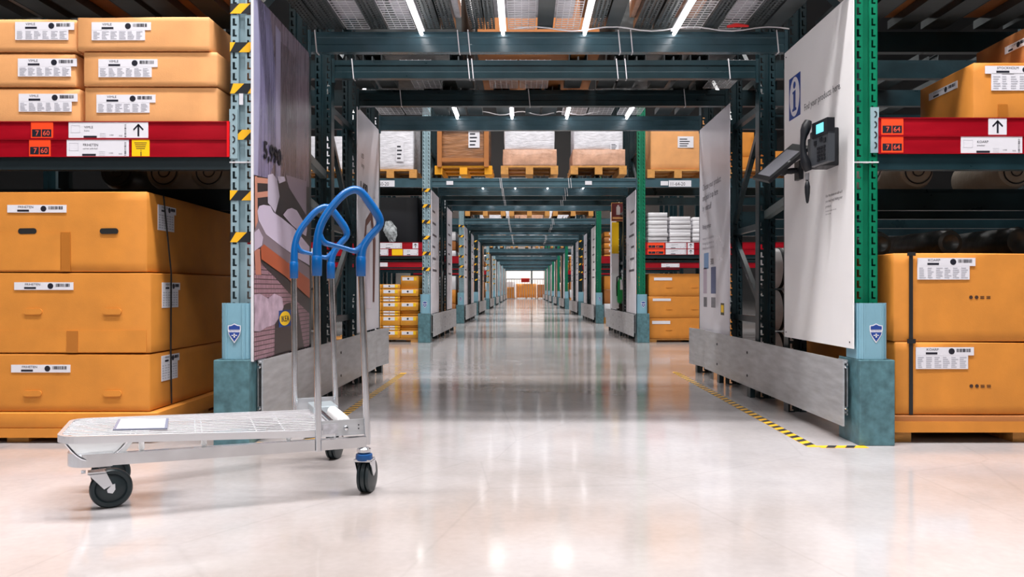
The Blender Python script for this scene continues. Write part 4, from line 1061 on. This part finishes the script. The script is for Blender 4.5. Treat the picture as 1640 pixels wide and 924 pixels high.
# beams with bay number plates
sbl = [(-3.98, XL-0.0527, 'left'), (XR+0.0527, 4.26, 'right')]
for r in range(1, 9):
    yb = ROWS[r]
    for a, c, s_ in sbl:
        a2, c2 = a, c
        t = shelf('upper_shelf', 'high steel shelf beams over the %s bay of the %s row' % (s_, ORD[r]), a2, c2, [yb, yb+0.9, yb+2.2], BZ0, mats=[1, 0, 0])
        if r == 1:
            if s_ == 'left':
                q = MB().box(x1f(596), x1f(632), yb-0.004, yb-0.001, z1f(299), z1f(289)).build('bay_number_plate', M_LABEL, t)
                MB().text('11-60-20', 0.066, (x1f(598), yb-0.0045, z1f(297.3)), UX, UZ, squash=0.86).build('plate_print', M_INK, q)
            else:
                q = MB().box(x1f(1071), x1f(1107), yb-0.004, yb-0.001, z1f(299), z1f(289)).build('bay_number_plate', M_LABEL, t)
                MB().text('11-64-20', 0.066, (x1f(1072.5), yb-0.0045, z1f(297.3)), UX, UZ, squash=0.86).build('plate_print', M_INK, q)
                MB().box(x1f(1058), x1f(1070), yb-0.004, yb-0.001, z1f(297), z1f(290)).build('small_plate', M_LABEL, t)
        t2 = shelf('pallet_shelf', 'shelf of the %s bay in the %s row' % (s_, ORD[r]), a2, c2, [yb, yb+0.9, yb+2.2], 1.12 if r == 1 else 1.2)
        if r > 1:
            price_rail(t2, a2, c2, yb-0.004, 1.25, 1.40)
for px_ in (715, 937): 
    o = MB().box(x1f(px_), x1f(px_)+0.09, Y1-0.006, Y1-0.002, z1f(296), z1f(290)).build('number_plate', M_LABEL)
    props(o, 'tiny white number plate on the second row beam, %s' % ('under the yellow pallet' if px_ == 715 else 'under the right white load'), 'plate')
for r in range(2, 5):
    for k, x in enumerate((-0.79, 0.13, 1.04)):
        yb = ROWS[r]
        pallet(x-0.42, x+0.42, yb+0.02, yb+0.82, BZ1+0.0505, 'pallet on the passage beam of the %s row, %s' % (ORD[r], ('left', 'middle', 'right')[k]), h=0.12)
        wrapped(x-0.4, x+0.4, yb+0.03, yb+0.8, BZ1+0.171, 2.9, '%s wrapped load high over the passage of the %s row, %s' % (('white', 'brown', 'white')[(k+r) % 3], ORD[r], ('left', 'middle', 'right')[k]), (M_WRAPW, M_WRAPC, M_WRAPW)[(k+r) % 3], n=3)

# left bay, second row
t = [o for o in D.objects if o.get('label') == 'shelf of the left bay in the second row'][0]
yb = Y1-0.004
ra = price_rail(t, -3.9, lx1, yb, z1f(398.5), z1f(388)); rb = price_rail(t, -3.9, lx1, yb, z1f(410), z1f(398.5))
ticket(ra, x1f(609), x1f(644), z1f(398), z1f(389), yb, 'SODERHAMN', 'sofa'); arrow_sign(ra, x1f(661), x1f(670), z1f(398), z1f(389), yb)
ticket(rb, x1f(600), x1f(622), z1f(409), z1f(399), yb, 'KIVIK', 'sofa'); MB().box(x1f(628), x1f(645), yb-0.0068, yb-0.0042, z1f(409), z1f(399)).build('yellow_tag', M_YELLOW, rb)
ticket(rb, x1f(646), x1f(670), z1f(409), z1f(399), yb, 'KIVIK', 'sofa')
lowz = price_rail(t, -3.9, lx1, yb, z1f(428), z1f(420)); MB().box(x1f(596), x1f(621), yb-0.0068, yb-0.0042, z1f(427), z1f(420)).build('price_ticket', M_LABEL, lowz)
pallet(-2.6, -1.40, Y1+0.05, Y1+0.85, 0, 'low pallet under the small yellow cartons in the left bay of the second row', h=0.055)
def small_label(o, x0, x1_, z0, z1, y):
    MB().box(x0, x1_-(x1_-x0)*0.2, y-0.002, y-0.0005, z0, z1).build('paper_label', M_LABEL, o)
    MB().box(x1_-(x1_-x0)*0.2, x1_, y-0.002, y-0.0005, z0, z1).build('yellow_label', M_YELLOW, o)
    n = 10; cx = x0+(x1_-x0)*.42; cz = (z0+z1)/2; r_ = (z1-z0)*.3
    MB().add([(cx+r_*math.cos(q*2*PI/n), y-0.0026, cz+r_*math.sin(q*2*PI/n)) for q in range(n)], [list(range(n))]).build('dot_print', M_INK, o)
cols = [(-2.16, -1.66, 'left'), (-1.655, -1.40, 'right')]
lev = [(0.056, 0.158, 0), (0.160, 0.19, 1), (0.192, 0.222, 1), (0.224, 0.35, 0), (0.352, 0.385, 1), (0.387, 0.42, 1), (0.422, 0.535, 0), (0.537, 0.575, 1), (0.577, 0.612, 1), (0.614, 0.71, 0), (0.712, 0.775, 1)]
cols = [(-2.13, -1.89, 'left'), (-1.885, -1.645, 'middle'), (-1.64, -1.40, 'right')]
g1 = 'yellow-labelled small cartons in the left bay of the second row'
for a, c, nm in cols:
    for i, (z0, z1, thin) in enumerate(lev):
        if nm == 'right' and i == 10: z1 = 0.89
        dy = 0.05 if thin and nm == 'right' else 0.0
        o = carton(a, c, Y1+0.04+dy, Y1+0.8, z0, z1-0.001, '%s yellow-brown carton, %s up in the %s column, second row left bay' % ('thin' if thin else 'small', ('lowest', 'second', 'third', 'fourth', 'fifth', 'sixth', 'seventh', 'eighth', 'ninth', 'tenth', 'topmost')[i], nm), M_CARDY, g1+' ('+nm+(' thin' if thin else '')+')', sag=0.001, bulge=0.001, n=1)
        if nm == 'right' and thin and i < 10: continue
        h = z1-z0; hh = min(0.045, h*0.6)
        small_label(o, a+0.02, c-0.03, z1-hh-h*0.12, z1-h*0.12, Y1+0.04+dy)
# dark furniture fabric + clear bag on the dark shelf
o = carton(-2.6, -1.42, Y1+0.15, Y1+0.85, 1.2465, 1.95, 'black plastic-wrapped bundle on the dark shelf of the second row left bay', M_BLACKP, None, 'bundle', 'wrapped_bundle', bulge=0.03, sag=0.04, n=6)
bag = MB(); vs = []
rnd = random.Random(4)
rings = []
for i in range(7):
    tt = i/6; r_ = 0.07*math.sin(PI*(0.12+0.8*tt))+0.01
    rings.append([(-1.80+r_*math.cos(a)*1.1+0.05*tt+rnd.uniform(-.012, .012), Y1+0.07+r_*0.6*math.sin(a)+rnd.uniform(-.01, .01), 1.345+0.27*(1-tt)+rnd.uniform(-.01, .01)) for a in [q*2*PI/9 for q in range(9)]])
vs = [v for R in rings for v in R]; fs = []
for i in range(6):
    for q in range(9): fs.append((i*9+q, i*9+(q+1) % 9, (i+1)*9+(q+1) % 9, (i+1)*9+q))
bag.add(vs, fs); props(bag.build('plastic_bag', mat('clear_crumpled_plastic', (0.5, 0.54, 0.56), 0.12, 0, 0.5, 30, 0.6, 40, alpha=0.55)), 'crumpled clear plastic bag hanging in front of the dark shelf, right of the trolley handle', 'bag')

# right bay, second row
t = [o for o in D.objects if o.get('label') == 'shelf of the right bay in the second row'][0]
ra = price_rail(t, rx0, 4.2, yb, z1f(398.5), z1f(388)); rb = price_rail(t, rx0, 4.2, yb, z1f(408), z1f(398.5)); rc = price_rail(t, rx0, 4.2, yb, z1f(429), z1f(421))
for k, rl in enumerate((ra, rb)):
    zt0, zt1 = ((398, 389), (407.5, 399))[k]
    number_tag(rl, x1f(1037), x1f(1064), z1f(zt0), z1f(zt1), yb, '7', '64')
    ticket(rl, x1f(1066), x1f(1099), z1f(zt0), z1f(zt1), yb, 'STRANDMON', 'wing chair'); arrow_sign(rl, x1f(1101), x1f(1111), z1f(zt0), z1f(zt1), yb)
ticket(rc, x1f(1059), x1f(1088), z1f(428), z1f(422), yb, 'EKERO', 'chair')
z = 1.333
cw = [(x1f(1038.5), x1f(1072)), (x1f(1073.5), x1f(1109)), (x1f(1110.5), x1f(1146))]
deck(1, 'm', Y1+0.06, Y1+0.85, 1.248, [('s', 1.66+i*0.2, 1.80+i*0.2) for i in range(10)], 'planked deck under the flat white boxes in the second row right bay', 2.2)
for ci, (a, c) in enumerate(cw):
    z = 1.299; n = (8, 7, 7)[ci]
    for k in range(n):
        h = (0.052, 0.06, 0.045, 0.058)[(k+ci) % 4]
        dx = random.uniform(-0.008, 0.002)
        carton(a+0.003+max(0, dx), c-0.012+dx, Y1+0.03+random.uniform(0, .02), Y1+0.6, z, z+h-0.001, '%s flat white box in the %s stack, second row right bay' % (('lowest', 'second-lowest', 'third-lowest', 'fourth-lowest', 'fifth-lowest', 'sixth-lowest', 'seventh-lowest', 'topmost')[k if k < n-1 else 7], ('left', 'middle', 'right')[ci]), M_WHITE, 'flat white boxes, %s stack' % ('first', 'second', 'third')[ci], sag=0.001, n=1)
        z += h
pallet(1.68, 2.9, Y1+0.05, Y1+1.0, 0, 'low pallet under the three large cartons in the second row right bay', h=0.05)
for i, (z0, z1) in enumerate(((0.051, 0.325), (0.327, 0.615), (0.617, 0.915))):
    o = carton(1.665+0.005*i, 2.9, Y1+0.03, Y1+0.85, z0, z1, 'large orange carton, %s of three in the right bay of the second row' % ttl[i], M_CARD, n=4)
    MB().box(x1f([1045, 1046, 1048][i]), x1f([1074, 1075, 1077][i]), Y1+0.026, Y1+0.029, z1f([519, 482, 449][i]), z1f([514, 478, 444.5][i])).build('paper_label', M_LABEL, o)
    for px_ in (1072, 1113): oval_slot(o, x1f(px_), z0+0.12, Y1+0.03, 0.09, 0.02, False)
# farther bays: one stack per side
for r in range(2, 7):
    yb = ROWS[r]
    for side, a, c in (('left', -2.45, -1.40), ('right', 1.68, 2.7)):
        pallet(a, c, yb+0.05, yb+0.85, 0, 'pallet in the %s bay of the %s row' % (side, ORD[r]), h=0.12)
        for i in range(3):
            m = (M_CARD3, M_CARD, M_WHITE)[(r+i+(side == 'left')) % 3]
            carton(a+0.01, c-0.01, yb+0.06, yb+0.84, 0.122+0.29*i, 0.122+0.29*(i+1)-0.002, '%s carton, %s of the stack in the %s bay of the %s row' % ('white' if m == M_WHITE else 'brown', ttl[i], side, ORD[r]), m, n=1)
        n = 5 if side == 'right' else 3
        h = 0.6/n
        for i in range(n):
            m = (M_CARD, M_CARD3)[(r+i) % 2] if side == 'right' else (M_WHITE, M_CARD3)[(i+r) % 2]
            o = carton(a+0.01, c-0.01, yb+0.06, yb+0.8, 1.3255+h*i, 1.3255+h*(i+1)-0.012, '%s %s flat carton above the rail, %s bay, %s row' % (('lowest', 'second-lowest', 'third-lowest' if n == 5 else 'top', 'second-highest', 'topmost')[i], 'white' if m == M_WHITE else 'brown', side, ORD[r]), m, n=1)
            if r < 4: MB().box((a+c)/2-0.4, (a+c)/2-0.15, yb+0.055, yb+0.059, 1.3255+h*i+h*.35, 1.3255+h*i+h*.7).build('paper_label', M_LABEL, o)

# fire extinguisher station at the back of the second row, right side
fx = thing('fire_point_sign', 'dark red fire point sign with an extinguisher symbol, over the right side of the passage', 'sign', (1.37, 12.6, 1.79))
MB().box(1.415, 1.625, 12.60, 12.62, 1.80, 2.09).build('sign_plate', mat('dark_red_sign', (0.12, 0.012, 0.014), 0.5), fx)
MB().box(1.49, 1.55, 12.595, 12.5995, 1.90, 2.03).box(1.505, 1.535, 12.595, 12.5995, 2.03, 2.055).build('sign_symbol', mat('sign_pale', (0.5, 0.44, 0.44), 0.6), fx)
b = MB(); b.box(1.415, 1.625, 12.593, 12.5995, 1.795, 1.803).box(1.415, 1.625, 12.593, 12.5995, 2.087, 2.095).box(1.41, 1.418, 12.593, 12.5995, 1.795, 2.095).box(1.622, 1.63, 12.593, 12.5995, 1.795, 2.095).box(1.43, 1.61, 12.594, 12.5995, 1.83, 1.865)
b.build('sign_border', M_CARD2, fx)
fb = thing('fire_point_board', 'tall narrow yellow and white backboard below the fire sign', 'board', (1.46, 12.61, 0.4))
MB().box(1.42, 1.53, 12.60, 12.62, 1.28, 1.78).build('yellow_panel', M_YELLOW, fb)
MB().box(1.42, 1.53, 12.60, 12.62, 0.40, 1.278).build('white_panel', M_WHITE, fb)
fe = thing('fire_extinguisher', 'green fire extinguisher hanging below the yellow board at the right of the passage', 'fire extinguisher', (1.57, 12.5, 0.48))
MB().lathe([(0.05, 0), (0.075, 0.02), (0.08, 0.06), (0.08, 0.32), (0.06, 0.38), (0.025, 0.41), (0.02, 0.43)], (1.57, 12.5, 0.48), (0, 0, 1), 20).build('cylinder', mat('green_extinguisher', (0.0, 0.22, 0.04), 0.3), fe, True)
MB().box(1.545, 1.60, 12.48, 12.52, 0.91, 0.95).box(1.54, 1.66, 12.49, 12.51, 0.95, 0.97).build('valve_and_lever', M_BLACKP, fe)
MB().box(1.53, 1.60, 12.412, 12.417, 0.70, 0.86).build('white_tag', M_LABEL, fe)
MB().tube([(1.55, 12.5, 0.93), (1.49, 12.49, 0.9), (1.485, 12.49, 0.75), (1.49, 12.49, 0.6)], 0.012, 8).build('hose', M_BLACKP, fe, True)

# ================================================================== far end
bar = thing('barrier', 'low grey bar barrier at the far end of the passage', 'barrier', (0.2, 58, 0))
for i in range(24):
    x = -2.0+i*0.19; MB().box(x, x+0.03, 58, 58.03, 0.05, 1.45).build('bar', M_GALV, bar)
MB().box(-2.1, 2.7, 57.98, 58.05, 0.02, 0.07).box(-2.1, 2.7, 57.98, 58.05, 1.45, 1.52).build('rail', M_GALV, bar)
for k, (a, c, z1, m) in enumerate([(-1.6, -0.6, 1.3, M_WHITE), (-0.55, 1.0, 1.15, M_CARD), (1.05, 2.0, 1.1, M_CARD3)]):
    pallet(a, c, 59.5, 60.5, 0, 'pallet behind the far barrier, %s' % ('left', 'middle', 'right')[k])
    carton(a, c, 59.52, 60.48, 0.125, z1, '%s carton load behind the far barrier' % ('white', 'orange', 'brown')[k], m)
carton(-1.2, -0.7, 58.6, 59.2, 0, 0.9, 'small orange carton standing close behind the far barrier', M_CARD)
o = MB().box(-0.15, 0.45, 57.9, 57.95, 1.25, 1.55).build('red_sign', mat('far_red_sign', (0.7, 0.02, 0.01), 0.5)); props(o, 'small red sign hung on the far barrier', 'sign')

# ================================================================== floor tape
def floor_tape(x0, x1, y0_, y1_, label, along='y'):
    t = MB(); t.mat(M_TAPEY)
    t.box(x0, x1, y0_, y1_, 0.0002, 0.0012)
    t.mat(M_TAPEK)
    if along == 'y':
        y = y0_+0.02
        while y < y1_-0.09:
            w_ = x1-x0
            t.add([(x0, y, 0.0015), (x0, y+0.045, 0.0015), (x1, y+0.045+w_*0.7, 0.0015), (x1, y+w_*0.7, 0.0015)], [(0, 3, 2, 1)]); y += 0.09
    else:
        x = x0+0.02
        while x < x1-0.07:
            t.add([(x, y0_, 0.0015), (x+0.04, y0_, 0.0015), (x+0.07, y1_, 0.0015), (x+0.03, y1_, 0.0015)], [(0, 1, 2, 3)]); x += 0.085
    o = t.build('floor_tape'); props(o, label, 'tape'); return o
floor_tape(1.265, 1.315, 3.50, 6.68, 'yellow and black floor tape along the right crash rail')
floor_tape(1.318, 1.53, 3.48, 3.53, 'short yellow and black floor tape turning to the right post', 'x')
floor_tape(-1.03, -0.98, 3.56, 6.62, 'yellow and black floor tape along the left crash rail')
floor_tape(-1.22, -1.032, 3.56, 3.61, 'short yellow and black floor tape turning to the left post', 'x')

# ================================================================== trolley
TH = 0.404
cart = thing('platform_trolley', 'galvanised flatbed trolley with blue loop handles in the foreground at left', 'trolley', (-0.534, 2.699, 0), rz=TH)
Lp = lambda s, t, z: (s, t, z)
W = 0.611; L1 = 0.165; TB = 0.0135
def sq_tube(b, path, w_, h_):
    for p, q in zip(path[:-1], path[1:]): b.obb(p, q, w_, h_)
    return b
hoop = [(-0.169, 0.802), (-0.169, 0.85), (-0.163, 0.897), (-0.147, 0.939), (-0.118, 0.982), (-0.086, 1.019), (-0.061, 1.036), (-0.040, 1.041), (-0.019, 1.031), (0.007, 0.998), (0.029, 0.967), (0.042, 0.941), (0.040, 0.920), (0.020, 0.896), (-0.002, 0.869), (-0.017, 0.841), (-0.023, 0.805)]
hr = [0.0135, 0.0125, 0.0115, 0.0115, 0.0115, 0.0115, 0.0115, 0.0115, 0.012, 0.013, 0.0135, 0.0125, 0.011, 0.011, 0.0115, 0.0125, 0.0135]
def smooth_path(p, r, n=3):
    out = []; ro = []
    for i in range(len(p)-1):
        p0 = p[max(i-1, 0)]; p1 = p[i]; p2 = p[i+1]; p3 = p[min(i+2, len(p)-1)]
        for k in range(n):
            t = k/n; out.append(tuple(0.5*((2*b)+(-a+c)*t+(2*a-5*b+4*c-d)*t*t+(-a+3*b-3*c+d)*t**3) for a, b, c, d in zip(p0, p1, p2, p3))); ro.append(r[i]*(1-t)+r[i+1]*t)
    out.append(p[-1]); ro.append(r[-1]); return out, ro
for side, t0 in (('near', 0.0), ('far', W)):
    # uprights
    for a, c, zb_ in (((-L1, -L1-0.006), 0, 0.16), ((0.0, -0.022), 0, 0.17)):
        MB().tube([(a[0], t0, zb_), (a[1], t0, 0.775)], 0.0115, 14).build('upright_tube', M_CHROME, cart, True, local=True)
    p, rr_ = smooth_path([(s_, t0, z_) for s_, z_ in hoop], [q*1.16 for q in hr])
    hd = MB().tube(p, rr_, 14, up=(0, 1, 0)).build('loop_handle', M_HANDLE, cart, True, local=True)
    hd['label'] = 'blue plastic loop handle'
    cr = [(-0.163, t0, 0.893), (-0.155, t0, 0.868), (-0.140, t0, 0.856), (-0.11, t0, 0.849), (-0.082, t0, 0.842), (-0.05, t0, 0.833), (-0.032, t0, 0.836), (-0.018, t0, 0.852)]
    p, rr_ = smooth_path(cr, [0.010, 0.012, 0.010, 0.0075, 0.0075, 0.009, 0.012, 0.011])
    MB().tube(p, rr_, 12, up=(0, 1, 0)).build('handle_crosspiece', M_HANDLE, cart, True, local=True)
    for sx_ in (-0.170, -0.023):
        MB().lathe([(0.013, 0.068), (0.0165, 0.064), (0.0175, 0.05), (0.0165, 0.0), (0.0155, -0.002)][::-1], (sx_, t0, 0.748), (0, 0, 1), 18).build('handle_collar', M_HANDLE, cart, True, local=True)
    # lower channel and hinge plate
    MB().box(-L1+0.008, -0.006, t0-0.012, t0+0.016, 0.163, 0.198).build('lower_channel', M_CHROME, cart, local=True)
    pl_ = MB().box(-L1+0.009, -0.009, t0+0.004, t0+0.009, 0.205, 0.258).build('hinge_plate', M_GALV, cart, local=True)
    if side == 'near':
        MB().lathe([(0.009, 0), (0.009, 0.004), (0.006, 0.009), (0.002, 0.010)], (-0.073, t0+0.004, 0.230), (0, -1, 0), 12).build('bolt', M_CHROME, pl_, local=True)
        MB().lathe([(0.0025, 0), (0.0025, 0.001)], (-0.03, t0+0.004, 0.238), (0, -1, 0), 8).lathe([(0.0025, 0), (0.0025, 0.001)], (-0.03, t0+0.004, 0.226), (0, -1, 0), 8).build('rivet', M_INK, pl_, local=True)
        MB().box(-0.150, -0.10, t0+0.002, t0+0.0038, 0.214, 0.248).build('rating_plate', mat('plate_print', (0.5, 0.5, 0.54), 0.4, 0.3, 0.2, 60), pl_, local=True)
# hinge axle and white roller
MB().tube([(-0.10, 0.01, 0.235), (-0.10, W-0.01, 0.235)], 0.009, 12).build('hinge_axle', M_CHROME, cart, True, local=True)
MB().lathe([(0.016, 0), (0.021, 0.004), (0.021, 0.236), (0.016, 0.24)], (-0.062, 0.10, 0.238), (0, 1, 0), 18).build('white_roller', mat('white_plastic', (0.8, 0.8, 0.8), 0.4), cart, True, local=True)
MB().tube([(-0.062, 0.01, 0.238), (-0.062, W-0.01, 0.238)], 0.008, 10).build('roller_axle', M_CHROME, cart, True, local=True)
MB().cbox(-0.125, -0.03, 0.40, 0.55, 0.224, 0.25, 0.004).build('hinge_housing', mat('pale_zinc', (0.55, 0.62, 0.66), 0.35, 0.6), cart, local=True)
# chassis: near and far bars meeting a rounded front
def arc(cx, cy, r_, a0, a1, n=6): return [(cx+r_*math.cos(a0+(a1-a0)*k/n), cy+r_*math.sin(a0+(a1-a0)*k/n)) for k in range(n+1)]
zc_ = 0.181
for (ya, yb_) in ((0.004, 0.03), (W-0.004, 0.45)):
    MB().obb((-L1-0.012, ya, zc_), (-0.80, yb_, zc_), 0.026, 0.036).build('chassis_bar', M_CHROME, cart, local=True)
TF = 0.482
fp = [(-0.78, 0.030)]+[(-0.835, 0.030)]+arc(-0.835, 0.088, 0.058, -PI/2, -PI, 8)[1:]+arc(-0.835, TF-0.088, 0.058, PI, PI/2, 8)+[(-0.78, TF-0.032)]
b = MB(); b.rect([(a, c, zc_) for a, c in fp], 0.030, 0.040)
b.build('front_bumper_bar', M_CHROME, cart, local=True)
def zdk(s_): return 0.228+0.034*(-s_-0.175)/0.748      # the deck rises slightly to the front
# supports between chassis and deck
for sx_, ty in ((-0.70, 0.03), (-0.70, 0.37), (-0.26, 0.02), (-0.26, 0.45), (-0.52, 0.025)):
    MB().lathe([(0.008, 0), (0.006, 0.004), (0.009, 0.006), (0.008, zdk(sx_)-0.022-0.199)], (sx_, ty, 0.199), (0, 0, 1), 10).build('deck_rest', mat('white_plastic', 0, 0), cart, True, local=True)
wb = MB()
wb.prism([(-0.93, 0.236), (-0.74, 0.232), (-0.77, 0.190), (-0.81, 0.174), (-0.86, 0.178), (-0.90, 0.196)], lambda a, c, t: (a+0.02, 0.048+t, c), 0.006)
wb.build('front_gusset', mat('white_plastic', 0, 0), cart, local=True)
pth, rr_ = smooth_path([(-0.905, 0.020, 0.238), (-0.88, 0.020, 0.205), (-0.85, 0.020, 0.184), (-0.80, 0.020, 0.184), (-0.765, 0.020, 0.205), (-0.74, 0.020, 0.232)], [0.004]*6)
MB().tube(pth, rr_, 8).build('gusset_wire', M_CHROME, cart, True, local=True)
# deck
T0 = 0.010; S0, S1 = -0.925, -0.115; R = 0.055
def t1(s_): return 0.50-0.125*(-s_-0.115)/0.81        # the deck narrows to the front for nesting
TT = t1(S0)
cor = [(S1, T0)]+arc(S0+R, T0+R, R, -PI/2, -PI, 8)+arc(S0+R, TT-R, R, PI, PI/2+0.15, 8)+[(S1, t1(S1))]
MB().rect([(a, c, zdk(a)-0.011) for a, c in cor], 0.013, 0.022, True).build('deck_rim', M_WIRE, cart, local=True)
nw = 12
for i in range(nw):
    f_ = (i+0.9)/(nw+0.8)
    ta = T0+(TT-T0)*f_; tb_ = T0+(t1(S1)-T0)*f_
    in_ = S0+0.006+(0.016 if i in (0, nw-1) else 0.004 if i in (1, nw-2) else 0)
    MB().tube([(in_, ta, zdk(in_)-0.004), (S1, tb_, zdk(S1)-0.004)], 0.0020, 6).build('deck_wire', M_WIRE, cart, True, local=True)
for s_ in (S0+0.19, S0+0.205, S0+0.38, S0+0.40, S0+0.57, S0+0.66):
    MB().tube([(s_, T0+0.004, zdk(s_)-0.011), (s_, t1(s_)-0.004, zdk(s_)-0.0085)], 0.0024, 6).build('cross_wire', M_WIRE, cart, True, local=True)
def slab(a0, a1, c0, c1, d0, d1):
    b = MB(); return b.add([(a, c, zdk(a)+d) for d in (d0, d1) for c in (c0, c1) for a in (a0, a1)], [(0, 2, 3, 1), (4, 5, 7, 6), (0, 1, 5, 4), (2, 6, 7, 3), (0, 4, 6, 2), (1, 3, 7, 5)])
sg = slab(-0.785, -0.628, 0.10, 0.315, 0.0002, 0.004).build('sign_holder', mat('holder_grey', (0.20, 0.22, 0.30), 0.4), cart, local=True)
slab(-0.776, -0.637, 0.108, 0.307, 0.0041, 0.0048).build('white_notice', M_WHITE, sg, local=True)
gg = MB()
for k in range(7): gg.add([(a, c, zdk(a)+0.0052) for c in (0.14, 0.14+0.03*(2+k % 3)) for a in (-0.76+k*0.016, -0.754+k*0.016)], [(0, 1, 3, 2)])
gg.build('notice_print', M_GREYINK, sg, local=True)
# casters
def caster(sx_, ty, ang, name, wheel_r=0.062, style='grooved', trail=0.03, ring=True, ww=0.032):
    """swivel axis at (sx_,ty); ang = wheel rolling direction in trolley frame"""
    d = Vector((math.cos(ang), math.sin(ang), 0)); ax = Vector((-math.sin(ang), math.cos(ang), 0))
    base = D.objects.new(name, None); C.objects.link(base); base.parent = cart; base.location = (0, 0, 0)
    wc = Vector((sx_, ty, 0))+d*trail+Vector((0, 0, wheel_r))
    top = 0.160
    b = MB(); b.mat(M_CHROME)
    b.lathe([(0.018, top-0.02), (0.024, top-0.014), (0.024, top-0.004), (0.012, top+0.002)], (sx_, ty, 0), (0, 0, 1), 18)
    for s_ in (-1, 1):
        o_ = ax*s_*(ww/2+0.006)
        P4 = [Vector((sx_, ty, top-0.042))-d*0.022+o_, Vector((sx_, ty, top-0.042))+d*0.030+o_, wc+d*0.004+o_+Vector((0, 0, 0.014)), wc-d*0.020+o_+Vector((0, 0, 0.002))]
        vs = [p_-ax*0.0015 for p_ in P4]+[p_+ax*0.0015 for p_ in P4]
        b.add(vs, [(0, 1, 2, 3), (7, 6, 5, 4), (0, 4, 5, 1), (1, 5, 6, 2), (2, 6, 7, 3), (3, 7, 4, 0)])
    b.obb(Vector((sx_, ty, top-0.042))-d*0.022, Vector((sx_, ty, top-0.042))+d*0.030, ww+0.015, 0.008)
    b.build('fork', None, base, False, local=True)
    if ring:
        MB().lathe([(0.022, -0.012), (0.0275, -0.010), (0.029, 0), (0.0275, 0.010), (0.022, 0.012)], (sx_, ty, top-0.032), (0, 0, 1), 20).build('blue_ring', mat('ring_blue', (0.005, 0.07, 0.24), 0.35), base, True, local=True)
    else:
        MB().lathe([(0.02, -0.008), (0.024, -0.006), (0.024, 0.004), (0.02, 0.006)], (sx_, ty, top-0.016), (0, 0, 1), 18).build('swivel_race', M_CHROME, base, True, local=True)
    r_ = wheel_r
    if style == 'grooved':
        prof = [(r_*.35, -ww/2-0.002), (r_*.8, -ww/2), (r_*.97, -ww/2+0.002), (r_, -ww/2+0.005)]
        for gx in (-ww*0.2, ww*0.2): prof += [(r_, gx-0.003), (r_*.88, gx-0.0015), (r_*.88, gx+0.0015), (r_, gx+0.003)]
        prof += [(r_, ww/2-0.005), (r_*.97, ww/2-0.002), (r_*.8, ww/2), (r_*.35, ww/2+0.002)]
    else:
        prof = [(r_*.18, -ww/2-0.004), (r_*.34, -ww/2-0.003), (r_*.70, -ww/2+0.006), (r_*.76, -ww/2), (r_*.92, -ww/2), (r_, -ww/2+0.006), (r_, ww/2-0.006), (r_*.92, ww/2), (r_*.76, ww/2), (r_*.70, ww/2-0.006), (r_*.34, ww/2+0.003), (r_*.18, ww/2+0.004)]
    MB().lathe(prof, wc, ax, 40).build('wheel', M_TYRE, base, True, local=True)
    cap = MB(); u = Vector((0, 0, 1)); 
    for s_ in (-1, 1):
        o_ = wc+ax*s_*(ww/2+0.0042); pts = [(0.002, 0.014), (0.011, 0.016), (0.012, -0.002), (0.004, -0.014), (-0.010, -0.010), (-0.012, -0.001)]
        cap.prism(pts, lambda a, c, t: o_+d*a+u*c+ax*s_*t, 0.003)
    if style != 'grooved': cap.build('hub_badge', M_WIRE, base, False, local=True)
    return base
caster(-0.012, 0.0, math.radians(60), 'rear_caster', 0.0575, 'grooved', 0.034, True, 0.044)
caster(-0.012, W, math.radians(60), 'rear_caster', 0.0575, 'grooved', 0.012, True, 0.044)
caster(-0.838, 0.155, math.radians(5), 'front_caster', 0.0625, 'disc', 0.044, False, 0.030)
caster(-0.858, 0.395, math.radians(5), 'front_caster', 0.0625, 'disc', 0.044, False, 0.030)
MB().lathe([(0.006, 0), (0.006, 0.012)], (-0.866, 0.152, 0.122), (-1, 0, 0), 8).build('brake_nub', M_CHROME, cart, local=True)
